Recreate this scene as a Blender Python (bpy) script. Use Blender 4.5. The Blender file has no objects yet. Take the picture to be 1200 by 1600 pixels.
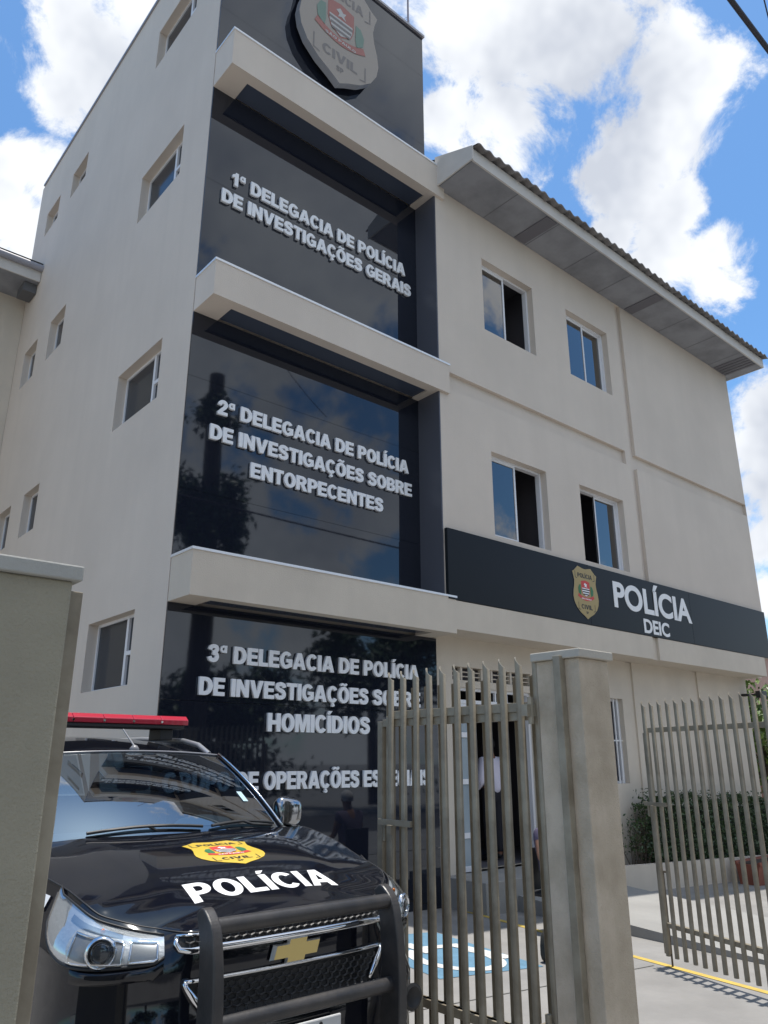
import bpy, bmesh, math, random
from math import sin, cos, pi, radians
from mathutils import Vector, Matrix
random.seed(7)
SC = bpy.context.scene
COL = SC.collection

# ------------------------------------------------------------ camera, sky, sun
cd = bpy.data.cameras.new('camera'); cam = bpy.data.objects.new('camera', cd); COL.objects.link(cam)
cd.sensor_fit = 'HORIZONTAL'; cd.sensor_width = 36; cd.lens = 35.7
cd.clip_start = 0.05; cd.clip_end = 2000
cam.location = (0, 0, 1.75); cam.rotation_euler = (radians(108.0), 0, radians(-40.8))
SC.camera = cam
SC.view_settings.view_transform = 'Standard'; SC.view_settings.look = 'None'
SC.view_settings.exposure = 0.1; SC.view_settings.gamma = 1.0
SC.cycles.max_bounces = 6; SC.cycles.transparent_max_bounces = 8
SUN_EL = 85.0
sl = bpy.data.lights.new('sun', 'SUN'); sl.energy = 4.9; sl.angle = radians(.53); sl.color = (1, .95, .88)
so = bpy.data.objects.new('sun', sl); COL.objects.link(so); so.rotation_euler = (0, radians(90 - SUN_EL), 0)
so.location = (2, 0, 40)

CLOUD_BLOBS = [  # direction, radius (soft cloud masses)
    ((0.2186, 0.6201, 0.7535), 0.1102),
    ((0.1714, 0.6681, 0.7240), 0.0767),
    ((0.1627, 0.7070, 0.6883), 0.0451),
    ((0.1454, 0.6434, 0.7516), 0.0671),
    ((0.1499, 0.8085, 0.5691), 0.0750),
    ((0.1741, 0.7721, 0.6112), 0.0475),
    ((0.1453, 0.7711, 0.6199), 0.0329),
    ((0.1155, 0.8487, 0.5161), 0.1016),
    ((0.6571, 0.2823, 0.6989), 0.0704),
    ((0.6723, 0.2468, 0.6980), 0.0373),
    ((0.6765, 0.3297, 0.6585), 0.0745),
    ((0.6769, 0.3695, 0.6366), 0.0632),
    ((0.7302, 0.3282, 0.5992), 0.0484),
    ((0.7456, 0.3576, 0.5624), 0.0640),
    ((0.7710, 0.3173, 0.5521), 0.0485),
    ((0.7869, 0.3211, 0.5269), 0.0418),
    ((0.7023, 0.4045, 0.5858), 0.0438),
    ((0.5043, 0.4106, 0.7597), 0.1540),
    ((0.5613, 0.3504, 0.7498), 0.0975),
    ((0.5096, 0.4770, 0.7161), 0.0776),
    ((0.5576, 0.4219, 0.7148), 0.0622),
    ((0.5876, 0.3546, 0.7273), 0.0528),
    ((0.8639, 0.3213, 0.3880), 0.0419),
    ((0.8781, 0.3302, 0.3463), 0.0489),
    ((0.9000, 0.3586, 0.2477), 0.0421),
    ((0.9111, 0.3697, 0.1823), 0.0349),
    ((0.8865, 0.3476, 0.3054), 0.0283),
    ((0.9083, 0.3186, 0.2712), 0.0810),
    ((0.3263, 0.4174, 0.8482), 0.1974),
    ((0.4907, 0.2917, 0.8211), 0.1286),
    ((0.1556, 0.5690, 0.8075), 0.1174),
    ((0.3993, -0.5063, 0.7643), 0.1631),
    ((0.2986, -0.5833, 0.7554), 0.0987),
    ((0.4794, -0.4987, 0.7221), 0.0881),
    ((0.4247, -0.6467, 0.6335), 0.1168),
    ((0.3475, -0.6559, 0.6701), 0.0825),
    ((0.5411, -0.7548, 0.3708), 0.0920),
    ((0.6180, -0.7159, 0.3250), 0.0587),
    ((0.5653, -0.7829, 0.2598), 0.0669),
    ((0.4703, -0.7717, 0.4282), 0.0410),
]
def make_world():
    w = bpy.data.worlds.new('World'); SC.world = w; w.use_nodes = True
    nt = w.node_tree; N = nt.nodes; L = nt.links
    bg = N['Background']; bg.inputs['Strength'].default_value = 0.14
    sky = N.new('ShaderNodeTexSky'); sky.sky_type = 'NISHITA'; sky.sun_disc = False
    sky.sun_elevation = radians(SUN_EL); sky.sun_rotation = radians(90)
    sky.air_density = 1.0; sky.dust_density = .6; sky.ozone_density = 1.6
    tc = N.new('ShaderNodeTexCoord'); D = tc.outputs['Generated']
    def math_(op, a, b=None, clamp=False):
        m = N.new('ShaderNodeMath'); m.operation = op; m.use_clamp = clamp
        for i, v in enumerate((a, b)):
            if v is None: continue
            if isinstance(v, (int, float)): m.inputs[i].default_value = v
            else: L.new(v, m.inputs[i])
        return m.outputs[0]
    def noise(scale, detail, rough, off=(0, 0, 0), dist=0.0):
        mp = N.new('ShaderNodeMapping'); mp.inputs['Location'].default_value = off
        L.new(D, mp.inputs['Vector'])
        n = N.new('ShaderNodeTexNoise'); n.inputs['Scale'].default_value = scale
        n.inputs['Detail'].default_value = detail; n.inputs['Roughness'].default_value = rough
        n.inputs['Distortion'].default_value = dist
        L.new(mp.outputs[0], n.inputs['Vector']); return n.outputs['Fac']
    n1 = noise(9.0, 8, .66, (3.1, .2, 5.5), .35)
    n2 = noise(2.3, 3, .55, (1.7, 4.2, .6))
    acc = None
    for d, r in CLOUD_BLOBS:
        vd = N.new('ShaderNodeVectorMath'); vd.operation = 'DISTANCE'
        L.new(D, vd.inputs[0]); vd.inputs[1].default_value = d
        q = math_('SUBTRACT', 1.0, math_('DIVIDE', vd.outputs['Value'], r))
        acc = q if acc is None else math_('MAXIMUM', acc, q)
    blob = math_('MULTIPLY', acc, 1.0)
    # the part of the sky behind the viewer carries scattered clouds of its own
    sep = N.new('ShaderNodeSeparateXYZ'); L.new(D, sep.inputs[0])
    back = math_('MULTIPLY', math_('SUBTRACT', .25, sep.outputs['Y']), 3.0, True)
    scat = math_('SUBTRACT', math_('MULTIPLY', n2, 5.4), 2.45)
    scat = math_('SUBTRACT', math_('MULTIPLY', scat, back), math_('MULTIPLY', math_('SUBTRACT', 1.0, back), 5.0))
    field = math_('MAXIMUM', blob, scat)
    f = math_('ADD', field, math_('MULTIPLY', math_('SUBTRACT', n1, .5), 3.0))
    ramp = N.new('ShaderNodeMapRange'); ramp.interpolation_type = 'SMOOTHSTEP'
    ramp.inputs['From Min'].default_value = -.06; ramp.inputs['From Max'].default_value = .46
    L.new(f, ramp.inputs['Value'])
    body = N.new('ShaderNodeMapRange'); body.inputs['From Min'].default_value = .0; body.inputs['From Max'].default_value = 1.0
    L.new(math_('ADD', math_('MULTIPLY', field, .25), math_('MULTIPLY', math_('SUBTRACT', noise(5.5, 4, .6, (9, 3, 1)), .47), 4.2)), body.inputs['Value'])
    cc = N.new('ShaderNodeMix'); cc.data_type = 'RGBA'
    cc.inputs['A'].default_value = (6.7, 6.9, 7.2, 1); cc.inputs['B'].default_value = (4.3, 4.6, 5.2, 1)
    L.new(body.outputs[0], cc.inputs['Factor'])
    hs = N.new('ShaderNodeMix'); hs.data_type = 'RGBA'; hs.blend_type = 'MULTIPLY'; hs.inputs['Factor'].default_value = 1
    hs.inputs['B'].default_value = (.80, 1.14, 1.34, 1)
    L.new(sky.outputs[0], hs.inputs['A'])
    mx = N.new('ShaderNodeMix'); mx.data_type = 'RGBA'
    L.new(ramp.outputs[0], mx.inputs['Factor']); L.new(hs.outputs['Result'], mx.inputs['A']); L.new(cc.outputs['Result'], mx.inputs['B'])
    L.new(mx.outputs['Result'], bg.inputs['Color'])
make_world()

# ------------------------------------------------------------ materials
MATS = {}
def mat(name, col, rough=.6, metal=0.0, spec=.5, coat=0.0, bump=0.0, bscale=40.0, var=0.0, vscale=3.0, streak=0.0,
        var_col=None, trans=0.0, emit=None):
    if name in MATS: return MATS[name]
    m = bpy.data.materials.new(name); m.use_nodes = True; MATS[name] = m
    nt = m.node_tree; N = nt.nodes; L = nt.links; b = N['Principled BSDF']
    b.inputs['Base Color'].default_value = (*col, 1); b.inputs['Roughness'].default_value = rough
    b.inputs['Metallic'].default_value = metal; b.inputs['Specular IOR Level'].default_value = spec
    b.inputs['Coat Weight'].default_value = coat; b.inputs['Coat Roughness'].default_value = .02
    if trans: b.inputs['Transmission Weight'].default_value = trans
    if emit:
        b.inputs['Emission Color'].default_value = (*emit, 1); b.inputs['Emission Strength'].default_value = 1
    tc = N.new('ShaderNodeTexCoord')
    def noise(scale, detail=6, sc=(1, 1, 1), rough_=.6):
        mp = N.new('ShaderNodeMapping'); mp.inputs['Scale'].default_value = sc
        L.new(tc.outputs['Object'], mp.inputs['Vector'])
        n = N.new('ShaderNodeTexNoise'); n.inputs['Scale'].default_value = scale; n.inputs['Detail'].default_value = detail
        n.inputs['Roughness'].default_value = rough_
        L.new(mp.outputs[0], n.inputs['Vector']); return n.outputs['Fac']
    cur = None
    if var or streak:
        dark = var_col or tuple(c * (1 - max(var, streak)) for c in col)
        def layer(src, fac, lo, hi, prev):
            r = N.new('ShaderNodeMapRange'); r.inputs['From Min'].default_value = lo; r.inputs['From Max'].default_value = hi
            r.inputs['To Max'].default_value = fac
            L.new(src, r.inputs['Value'])
            x = N.new('ShaderNodeMix'); x.data_type = 'RGBA'
            L.new(r.outputs[0], x.inputs['Factor'])
            if prev is None: x.inputs['A'].default_value = (*col, 1)
            else: L.new(prev, x.inputs['A'])
            x.inputs['B'].default_value = (*dark, 1); return x.outputs['Result']
        if var: cur = layer(noise(vscale), 1.0, .38, .72, cur)
        if streak: cur = layer(noise(1.0, 5, (2.2, 2.2, .12)), .8, .48, .8, cur)
        L.new(cur, b.inputs['Base Color'])
    if bump:
        bp = N.new('ShaderNodeBump'); bp.inputs['Strength'].default_value = bump; bp.inputs['Distance'].default_value = .01
        L.new(noise(bscale, 8), bp.inputs['Height']); L.new(bp.outputs[0], b.inputs['Normal'])
    return m

def glass_mat(name, tint, refl=1.0, rough=.01, see=1.0):
    m = bpy.data.materials.new(name); m.use_nodes = True; MATS[name] = m
    nt = m.node_tree; N = nt.nodes; L = nt.links
    N.remove(N['Principled BSDF'])
    g = N.new('ShaderNodeBsdfGlossy'); g.inputs['Roughness'].default_value = rough
    t = N.new('ShaderNodeBsdfTransparent'); t.inputs['Color'].default_value = (*tint, 1)
    fr = N.new('ShaderNodeFresnel'); fr.inputs['IOR'].default_value = 1.5
    mu = N.new('ShaderNodeMath'); mu.operation = 'MULTIPLY_ADD'; mu.use_clamp = True
    L.new(fr.outputs[0], mu.inputs[0]); mu.inputs[1].default_value = 1.2 * refl; mu.inputs[2].default_value = .02 * refl
    mx = N.new('ShaderNodeMixShader'); L.new(mu.outputs[0], mx.inputs[0]); L.new(t.outputs[0], mx.inputs[1]); L.new(g.outputs[0], mx.inputs[2])
    L.new(mx.outputs[0], N['Material Output'].inputs['Surface'])
    return m

PLASTER = mat('painted_plaster', (.65, .572, .492), .85, bump=.45, bscale=75, var=.05, vscale=.7, streak=.09)
PLASTER2 = mat('painted_plaster_lower', (.62, .55, .458), .85, bump=.45, bscale=75, var=.06, vscale=1.2, streak=.12)
PILLAR_SHADED = mat('shaded_pillar_plaster', (.315, .292, .222), .85, bump=.8, bscale=90, var=.18, vscale=2.5, streak=.15)  # same paint as the other pillars, shade put into a darker tone
PILLAR = mat('pillar_plaster', (.56, .475, .37), .85, bump=.7, bscale=110, var=.16, vscale=3, streak=.2, var_col=(.34, .28, .20))
CAPM = mat('concrete_cap', (.36, .36, .335), .9, bump=.4, bscale=70, var=.2)
FLASH = mat('white_flashing', (.75, .77, .8), .35, metal=.3)
PANEL = mat('black_gloss_panel', (.010, .012, .020), .03, spec=.8, bump=.012, bscale=1.6)
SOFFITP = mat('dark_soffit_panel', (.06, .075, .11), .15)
PANEL.node_tree.nodes['Principled BSDF'].inputs['Specular Tint'].default_value = (.86, .93, 1.0, 1)
GREYP = mat('charcoal_satin_panel', (.075, .08, .10), .35)
SIGNM = mat('matte_black_sign', (.010, .0125, .016), .36, spec=.16)
LETTER = mat('silver_letter', (.80, .81, .83), .45)
LETSIDE = LETTER
WHITE = mat('white_paint', (.8, .8, .8), .45)
WFRAME = mat('white_aluminium', (.74, .74, .76), .4)
DARKROOM = mat('dark_room', (.11, .105, .12), .9)
SOFFIT = mat('grey_soffit_board', (.29, .295, .315), .8, var=.4, vscale=1.5, bump=.2)
FASCIA = mat('fascia_paint', (.60, .57, .53), .7, var=.12, vscale=2, bump=.1)
TILE = mat('fibre_tile', (.24, .22, .21), .9, var=.4, vscale=4, bump=.5)
WINGLASS = glass_mat('window_glass', (.10, .14, .22), 2.2)
DARKGLASS = mat('dark_window_glass', (.030, .036, .045), .12, spec=.3)
SCREEN = mat('grey_blind', (.10, .10, .105), .6)
GOLD = mat('badge_gold', (.36, .26, .085), .35, spec=.5)
VEILGOLD = mat('big_badge_face', (.27, .24, .21), .3)  # badge gold dulled to carry the lens veil over the tower top
BADGEEDGE = mat('badge_edge', (.22, .235, .265), .35)
BLACK = mat('black_paint', (.015, .015, .017), .5)
RED = mat('crest_red', (.55, .045, .035), .5)
GREEN = mat('crest_green', (.03, .16, .06), .5)
YELLOW = mat('hood_badge_yellow', (.72, .50, .06), .3, coat=.5)
GATE = mat('khaki_gate_paint', (.295, .262, .198), .42, bump=.15, bscale=50, var=.3, vscale=5, streak=.3, var_col=(.16, .13, .09))
CONC = mat('concrete_paving', (.27, .262, .25), .9, bump=.4, bscale=30, var=.22, vscale=1.6, streak=.12)
CONC2 = mat('ramp_concrete', (.30, .295, .28), .9, bump=.3, bscale=30, var=.18, vscale=1.1)
ASPH = mat('asphalt', (.055, .055, .058), .9, bump=.5, bscale=80, var=.3)
YLINE = mat('yellow_marking', (.60, .43, .09), .7, var=.25, vscale=9)
BLUEM = mat('blue_marking', (.12, .25, .36), .7, var=.25, vscale=6)
WMARK = mat('white_marking', (.62, .62, .60), .7, var=.15, vscale=8)
TERRA = mat('terracotta', (.24, .075, .045), .8, var=.3, vscale=6, bump=.3)
BRICK = mat('red_brick_wall', (.24, .115, .075), .9, var=.4, vscale=9, bump=.5)
SOIL = mat('soil', (.06, .04, .03), .95, bump=.6)
BARK = mat('bark', (.09, .065, .045), .95, bump=.7, bscale=15, var=.4)
def leafmat(name, a, b):
    m = bpy.data.materials.new(name); m.use_nodes = True; nt = m.node_tree; N = nt.nodes; L = nt.links
    p = N['Principled BSDF']; p.inputs['Roughness'].default_value = .45
    g = N.new('ShaderNodeNewGeometry'); r = N.new('ShaderNodeValToRGB')
    r.color_ramp.elements[0].color = (*a, 1); r.color_ramp.elements[1].color = (*b, 1)
    L.new(g.outputs['Random Per Island'], r.inputs[0]); L.new(r.outputs[0], p.inputs['Base Color'])
    MATS[name] = m; return m
LEAF = leafmat('leaf_mid', (.03, .065, .012), (.10, .17, .03))
LEAFD = leafmat('leaf_dark', (.016, .038, .012), (.055, .10, .028))
LEAFY = leafmat('leaf_bright', (.05, .10, .015), (.16, .24, .04))

# ------------------------------------------------------------ object helpers
def tag(o, label=None, cat=None, group=None, kind=None):
    if label: o['label'] = label
    if cat: o['category'] = cat
    if group: o['group'] = group
    if kind: o['kind'] = kind
    return o
def thing(name, label, cat, loc, group=None):
    o = bpy.data.objects.new(name, None); COL.objects.link(o); o.location = loc; o.empty_display_size = .2
    return tag(o, label, cat, group)
def wloc(o):
    v = Vector((0, 0, 0))
    while o is not None: v += Vector(o.location); o = o.parent
    return v
def link_mesh(name, me, m, parent=None):
    o = bpy.data.objects.new(name, me); COL.objects.link(o)
    if m is not None: me.materials.clear(); me.materials.append(m)
    if parent: o.parent = parent
    return o
class MB:
    """collects shapes in world coordinates and links them as one mesh"""
    def __init__(s): s.b = bmesh.new()
    def quad(s, *p): return s.b.faces.new([s.b.verts.new(q) for q in p])
    def box(s, x0, x1, y0, y1, z0, z1, M=None):
        v = [Vector((x, y, z)) for x in (x0, x1) for y in (y0, y1) for z in (z0, z1)]
        if M: v = [M @ q for q in v]
        v = [s.b.verts.new(q) for q in v]
        for f in ((0, 1, 3, 2), (4, 6, 7, 5), (0, 4, 5, 1), (2, 3, 7, 6), (0, 2, 6, 4), (1, 5, 7, 3)):
            s.b.faces.new([v[i] for i in f])
        return s
    def tube(s, pts, r, n=10, cap=True, closed=False):
        pts = [Vector(p) for p in pts]; rs = r if isinstance(r, (list, tuple)) else [r] * len(pts)
        rings = []; prev = None
        for i, p in enumerate(pts):
            if closed: t = pts[(i + 1) % len(pts)] - pts[i - 1]
            elif i == 0: t = pts[1] - p
            elif i == len(pts) - 1: t = p - pts[i - 1]
            else: t = (pts[i + 1] - p).normalized() + (p - pts[i - 1]).normalized()
            t.normalize()
            if prev is None:
                a = Vector((0, 0, 1)) if abs(t.z) < .9 else Vector((1, 0, 0))
                u = t.cross(a).normalized()
            else: u = (prev - t * prev.dot(t)).normalized()
            w = t.cross(u); prev = u
            rings.append([s.b.verts.new(p + (u * cos(2 * pi * k / n) + w * sin(2 * pi * k / n)) * rs[i]) for k in range(n)])
        m = len(rings)
        for i in range(m if closed else m - 1):
            A, B = rings[i], rings[(i + 1) % m]
            for k in range(n): s.b.faces.new((A[k], A[(k + 1) % n], B[(k + 1) % n], B[k]))
        if cap and not closed:
            s.b.faces.new(rings[0][::-1]); s.b.faces.new(rings[-1])
        return s
    def prism(s, poly, fn, d0, d1):
        """poly of (u,v) extruded from d0 to d1 through fn(u,v,d)"""
        a = [s.b.verts.new(fn(u, v, d0)) for u, v in poly]; b = [s.b.verts.new(fn(u, v, d1)) for u, v in poly]
        s.b.faces.new(a[::-1]); s.b.faces.new(b)
        for i in range(len(poly)): j = (i + 1) % len(poly); s.b.faces.new((a[i], a[j], b[j], b[i]))
        return s
    def grid(s, P):
        V = [[s.b.verts.new(p) for p in row] for row in P]
        for i in range(len(V) - 1):
            for j in range(len(V[0]) - 1):
                s.b.faces.new((V[i][j], V[i][j + 1], V[i + 1][j + 1], V[i + 1][j]))
        return V
    def lathe(s, prof, c, n=20, axis='z'):
        rings = []
        for r, h in prof:
            ring = []
            for k in range(n):
                a = 2 * pi * k / n; u, w = r * cos(a), r * sin(a)
                o = (u, w, h) if axis == 'z' else (u, h, w) if axis == 'y' else (h, u, w)
                ring.append(s.b.verts.new(Vector(c) + Vector(o)))
            rings.append(ring)
        for A, B in zip(rings, rings[1:]):
            for k in range(n): s.b.faces.new((A[k], A[(k + 1) % n], B[(k + 1) % n], B[k]))
        s.b.faces.new(rings[0][::-1]); s.b.faces.new(rings[-1]); return s
    def add_mesh(s, me, fn):
        n0 = len(s.b.verts); s.b.from_mesh(me); s.b.verts.ensure_lookup_table()
        for v in s.b.verts[n0:]: v.co = fn(v.co)
        return s
    def build(s, name, m, parent=None, smooth=None, bevel=0, weld=False, sub=0, loc=None):
        if weld: bmesh.ops.remove_doubles(s.b, verts=s.b.verts, dist=1e-4)
        bmesh.ops.recalc_face_normals(s.b, faces=s.b.faces)
        off = wloc(parent) if parent else Vector(loc or (0, 0, 0))
        for v in s.b.verts: v.co -= off
        me = bpy.data.meshes.new(name); s.b.to_mesh(me); s.b.free()
        if smooth is not None:
            for p in me.polygons: p.use_smooth = True
            if smooth < 180: me.set_sharp_from_angle(angle=radians(smooth))
        o = link_mesh(name, me, m, parent)
        if loc and not parent: o.location = loc
        if bevel:
            bv = o.modifiers.new('bevel', 'BEVEL'); bv.width = bevel; bv.segments = 2; bv.limit_method = 'ANGLE'; bv.angle_limit = radians(40)
        if sub:
            sm = o.modifiers.new('subdiv', 'SUBSURF'); sm.levels = sub; sm.render_levels = sub
        return o
def copy_thing(o, parent=None):
    c = o.copy(); COL.objects.link(c); c.parent = parent
    for ch in [x for x in bpy.data.objects if x.parent is o]: copy_thing(ch, c)
    return c
def relief(us, vs, depth, fn, back):
    """wall of rectangular cells; depth(i,j) is how far a cell lies back, None is an opening with reveals down to `back`"""
    mb = MB(); nu, nv = len(us) - 1, len(vs) - 1
    D = [[depth((us[i] + us[i + 1]) / 2, (vs[j] + vs[j + 1]) / 2) for j in range(nv)] for i in range(nu)]
    for i in range(nu):
        for j in range(nv):
            d = D[i][j]
            if d is not None:
                mb.quad(fn(us[i], vs[j], d), fn(us[i + 1], vs[j], d), fn(us[i + 1], vs[j + 1], d), fn(us[i], vs[j + 1], d))
            for di, dj in ((1, 0), (0, 1)):
                a, b = i + di, j + dj
                if a >= nu or b >= nv: continue
                e = D[a][b]; x = back if d is None else d; y = back if e is None else e
                if x == y: continue
                if di: mb.quad(fn(us[a], vs[j], x), fn(us[a], vs[j + 1], x), fn(us[a], vs[j + 1], y), fn(us[a], vs[j], y))
                else: mb.quad(fn(us[i], vs[b], x), fn(us[i + 1], vs[b], x), fn(us[i + 1], vs[b], y), fn(us[i], vs[b], y))
    u0, u1, v0, v1 = us[0], us[-1], vs[0], vs[-1]
    for p in (((u0, v0), (u1, v0)), ((u1, v0), (u1, v1)), ((u1, v1), (u0, v1)), ((u0, v1), (u0, v0))):
        (a, b), (c, d) = p; mb.quad(fn(a, b, 0), fn(c, d, 0), fn(c, d, back), fn(a, b, back))
    return mb

# ------------------------------------------------------------ heavy sans lettering drawn as outlines (cap height 1)
def arc(cx, cy, rx, ry, a0, a1, n=14):
    return [(cx + rx * cos(radians(a0 + (a1 - a0) * i / n)), cy + ry * sin(radians(a0 + (a1 - a0) * i / n))) for i in range(n + 1)]
def catmull(P, k=6):
    out = []
    for i in range(len(P) - 1):
        p0, p1, p2, p3 = P[max(i - 1, 0)], P[i], P[i + 1], P[min(i + 2, len(P) - 1)]
        for t in [q / k for q in range(k)]:
            out.append(tuple(.5 * (2 * b + (c - a) * t + (2 * a - 5 * b + 4 * c - d) * t * t + (3 * b - a - 3 * c + d) * t ** 3)
                             for a, b, c, d in zip(p0, p1, p2, p3)))
    return out + [tuple(P[-1])]
def stroke(P, w):
    P = catmull(P); l, r = [], []
    for i in range(len(P)):
        a, b = P[max(i - 1, 0)], P[min(i + 1, len(P) - 1)]
        dx, dy = b[0] - a[0], b[1] - a[1]; q = math.hypot(dx, dy) or 1
        l.append((P[i][0] - dy / q * w / 2, P[i][1] + dx / q * w / 2)); r.append((P[i][0] + dy / q * w / 2, P[i][1] - dx / q * w / 2))
    return l + r[::-1]
def R(x0, y0, x1, y1): return [(x0, y0), (x1, y0), (x1, y1), (x0, y1)]
ACUTE = lambda x: [(x - .1, 1.07), (x + .06, 1.07), (x + .24, 1.27), (x - .02, 1.27)]
TILDE = lambda x: stroke([(x - .24, 1.1), (x - .13, 1.19), (x, 1.155), (x + .13, 1.12), (x + .24, 1.21)], .11)
C_ = arc(.43, .5, .43, .52, 38, 322, 26) + arc(.43, .5, .185, .325, 316, 44, 20)
O_ = [arc(.44, .5, .44, .52, 0, 355, 34), arc(.44, .5, .19, .325, 0, 355, 26)]
A_ = [[(0, 0), (.32, 1), (.62, 1), (.94, 0), (.675, 0), (.622, .18), (.318, .18), (.265, 0)], [(.37, .36), (.57, .36), (.47, .72)]]
GL = {  # contours of the first layer, contours of the second layer, advance width
 'A': (A_, [], .94), 'Ã': (A_ + [TILDE(.47)], [], .94),
 'B': ([[(0, 0), (.47, 0)] + arc(.47, .285, .34, .285, -90, 62, 12) + arc(.43, .75, .31, .25, -42, 90, 10) + [(0, 1)],
        [(.26, .19)] + arc(.44, .305, .125, .115, -90, 90, 8) + [(.26, .42)], [(.26, .6)] + arc(.41, .71, .11, .11, -90, 90, 8) + [(.26, .82)]], [], .81),
 'C': ([C_], [], .82), 'Ç': ([C_, [(.38, -.05), (.54, -.05), (.52, -.1)] + arc(.46, -.18, .13, .09, 60, -150, 8) + [(.36, -.17), (.46, -.2), (.48, -.16), (.38, -.12)]], [], .82),
 'D': ([[(0, 0), (.38, 0)] + arc(.38, .5, .46, .5, -90, 90, 18) + [(0, 1)], [(.26, .2), (.36, .2)] + arc(.36, .5, .215, .3, -90, 90, 14) + [(.26, .8)]], [], .84),
 'E': ([[(0, 0), (.72, 0), (.72, .2), (.26, .2), (.26, .41), (.67, .41), (.67, .6), (.26, .6), (.26, .8), (.71, .8), (.71, 1), (0, 1)]], [], .72),
 'F': ([[(0, 0), (.26, 0), (.26, .4), (.62, .4), (.62, .6), (.26, .6), (.26, .8), (.68, .8), (.68, 1), (0, 1)]], [], .68),
 'G': ([arc(.44, .5, .44, .52, 40, 300, 26) + [(.88, .12), (.88, .56), (.46, .56), (.46, .37), (.64, .37), (.64, .245)] + arc(.44, .5, .19, .325, 312, 46, 22)], [], .88),
 'H': ([[(0, 0), (.26, 0), (.26, .39), (.58, .39), (.58, 0), (.84, 0), (.84, 1), (.58, 1), (.58, .61), (.26, .61), (.26, 1), (0, 1)]], [], .84),
 'I': ([R(0, 0, .26, 1)], [], .26), 'Í': ([R(0, 0, .26, 1), ACUTE(.1)], [], .26),
 'L': ([[(0, 0), (.66, 0), (.66, .21), (.26, .21), (.26, 1), (0, 1)]], [], .66),
 'M': ([[(0, 0), (.23, 0), (.23, .66), (.4, 0), (.62, 0), (.79, .66), (.79, 0), (1.02, 0), (1.02, 1), (.67, 1), (.51, .38), (.35, 1), (0, 1)]], [], 1.02),
 'N': ([[(0, 0), (.25, 0), (.25, .56), (.58, 0), (.84, 0), (.84, 1), (.59, 1), (.59, .44), (.26, 1), (0, 1)]], [], .84),
 'O': (O_, [], .88), 'Õ': (O_ + [TILDE(.44)], [], .88),
 'P': ([[(0, 0), (.26, 0), (.26, .35), (.42, .35)] + arc(.42, .675, .34, .325, -90, 90, 14) + [(0, 1)], [(.26, .54)] + arc(.4, .675, .115, .135, -90, 90, 8) + [(.26, .81)]], [], .76),
 'R': ([[(0, 0), (.26, 0), (.26, .38), (.36, .38), (.56, 0), (.86, 0), (.62, .43)] + arc(.46, .7, .33, .3, -60, 90, 12) + [(0, 1)], [(.26, .57)] + arc(.42, .69, .12, .12, -90, 90, 8) + [(.26, .81)]], [], .86),
 'S': ([stroke([(.655, .7), (.6, .845), (.39, .905), (.19, .85), (.14, .73), (.22, .61), (.4, .53), (.59, .44), (.655, .29), (.58, .145), (.38, .095), (.17, .15), (.11, .3)], .225)], [], .78),
 'T': ([[(.24, 0), (.5, 0), (.5, .8), (.74, .8), (.74, 1), (0, 1), (0, .8), (.24, .8)]], [], .74),
 'U': ([[(0, 1), (0, .38)] + arc(.41, .36, .41, .38, 180, 360, 16) + [(.82, 1), (.56, 1), (.56, .38)] + arc(.41, .36, .15, .17, 0, -180, 10) + [(.26, 1)]], [], .82),
 'V': ([[(0, 1), (.33, 0), (.59, 0), (.92, 1), (.65, 1), (.465, .34), (.28, 1)]], [], .92),
 'Z': ([[(0, 0), (.74, 0), (.74, .2), (.33, .2), (.73, .82), (.73, 1), (.04, 1), (.04, .8), (.4, .8), (0, .18)]], [], .74),
 '1': ([[(.2, 0), (.47, 0), (.47, 1), (.27, 1), (.2, .87), (.02, .77), (.02, .56), (.2, .64)]], [], .55),
 '2': ([stroke([(.13, .66), (.17, .83), (.34, .905), (.5, .86), (.56, .72), (.48, .54), (.28, .33), (.17, .16)], .225)], [R(.01, 0, .69, .2)], .7),
 '3': ([stroke([(.12, .7), (.18, .85), (.35, .905), (.51, .855), (.55, .73), (.48, .62), (.3, .56)], .21)],
       [stroke([(.3, .54), (.49, .48), (.575, .31), (.5, .15), (.34, .095), (.17, .15), (.11, .29)], .22)], .7),
 'ª': ([arc(.2, .78, .2, .21, 0, 350, 18), arc(.2, .78, .085, .1, 0, 350, 12)], [R(.3, .58, .42, .99)], .46),
 ' ': ([], [], .3),
}
def fill_curve(contours, ext, bev=0.0):
    cu = bpy.data.curves.new('outline', 'CURVE'); cu.dimensions = '2D'; cu.fill_mode = 'BOTH'; cu.extrude = ext; cu.bevel_depth = bev; cu.bevel_resolution = 0
    for c in contours:
        sp = cu.splines.new('POLY'); sp.points.add(len(c) - 1); sp.use_cyclic_u = True
        for p, q in zip(sp.points, c): p.co = (q[0], q[1], 0, 1)
    ob = bpy.data.objects.new('outline', cu); COL.objects.link(ob)
    dg = bpy.context.evaluated_depsgraph_get(); dg.update()
    me = bpy.data.meshes.new_from_object(ob.evaluated_get(dg))
    bpy.data.objects.remove(ob); bpy.data.curves.remove(cu)
    return me
def text_layers(s, gap=.07):
    x = 0; L0, L1 = [], []
    for ch in s:
        a, b, w = GL[ch]
        L0 += [[(p[0] + x, p[1]) for p in c] for c in a]; L1 += [[(p[0] + x, p[1]) for p in c] for c in b]
        x += w + gap
    return L0, L1, x - gap
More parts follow.
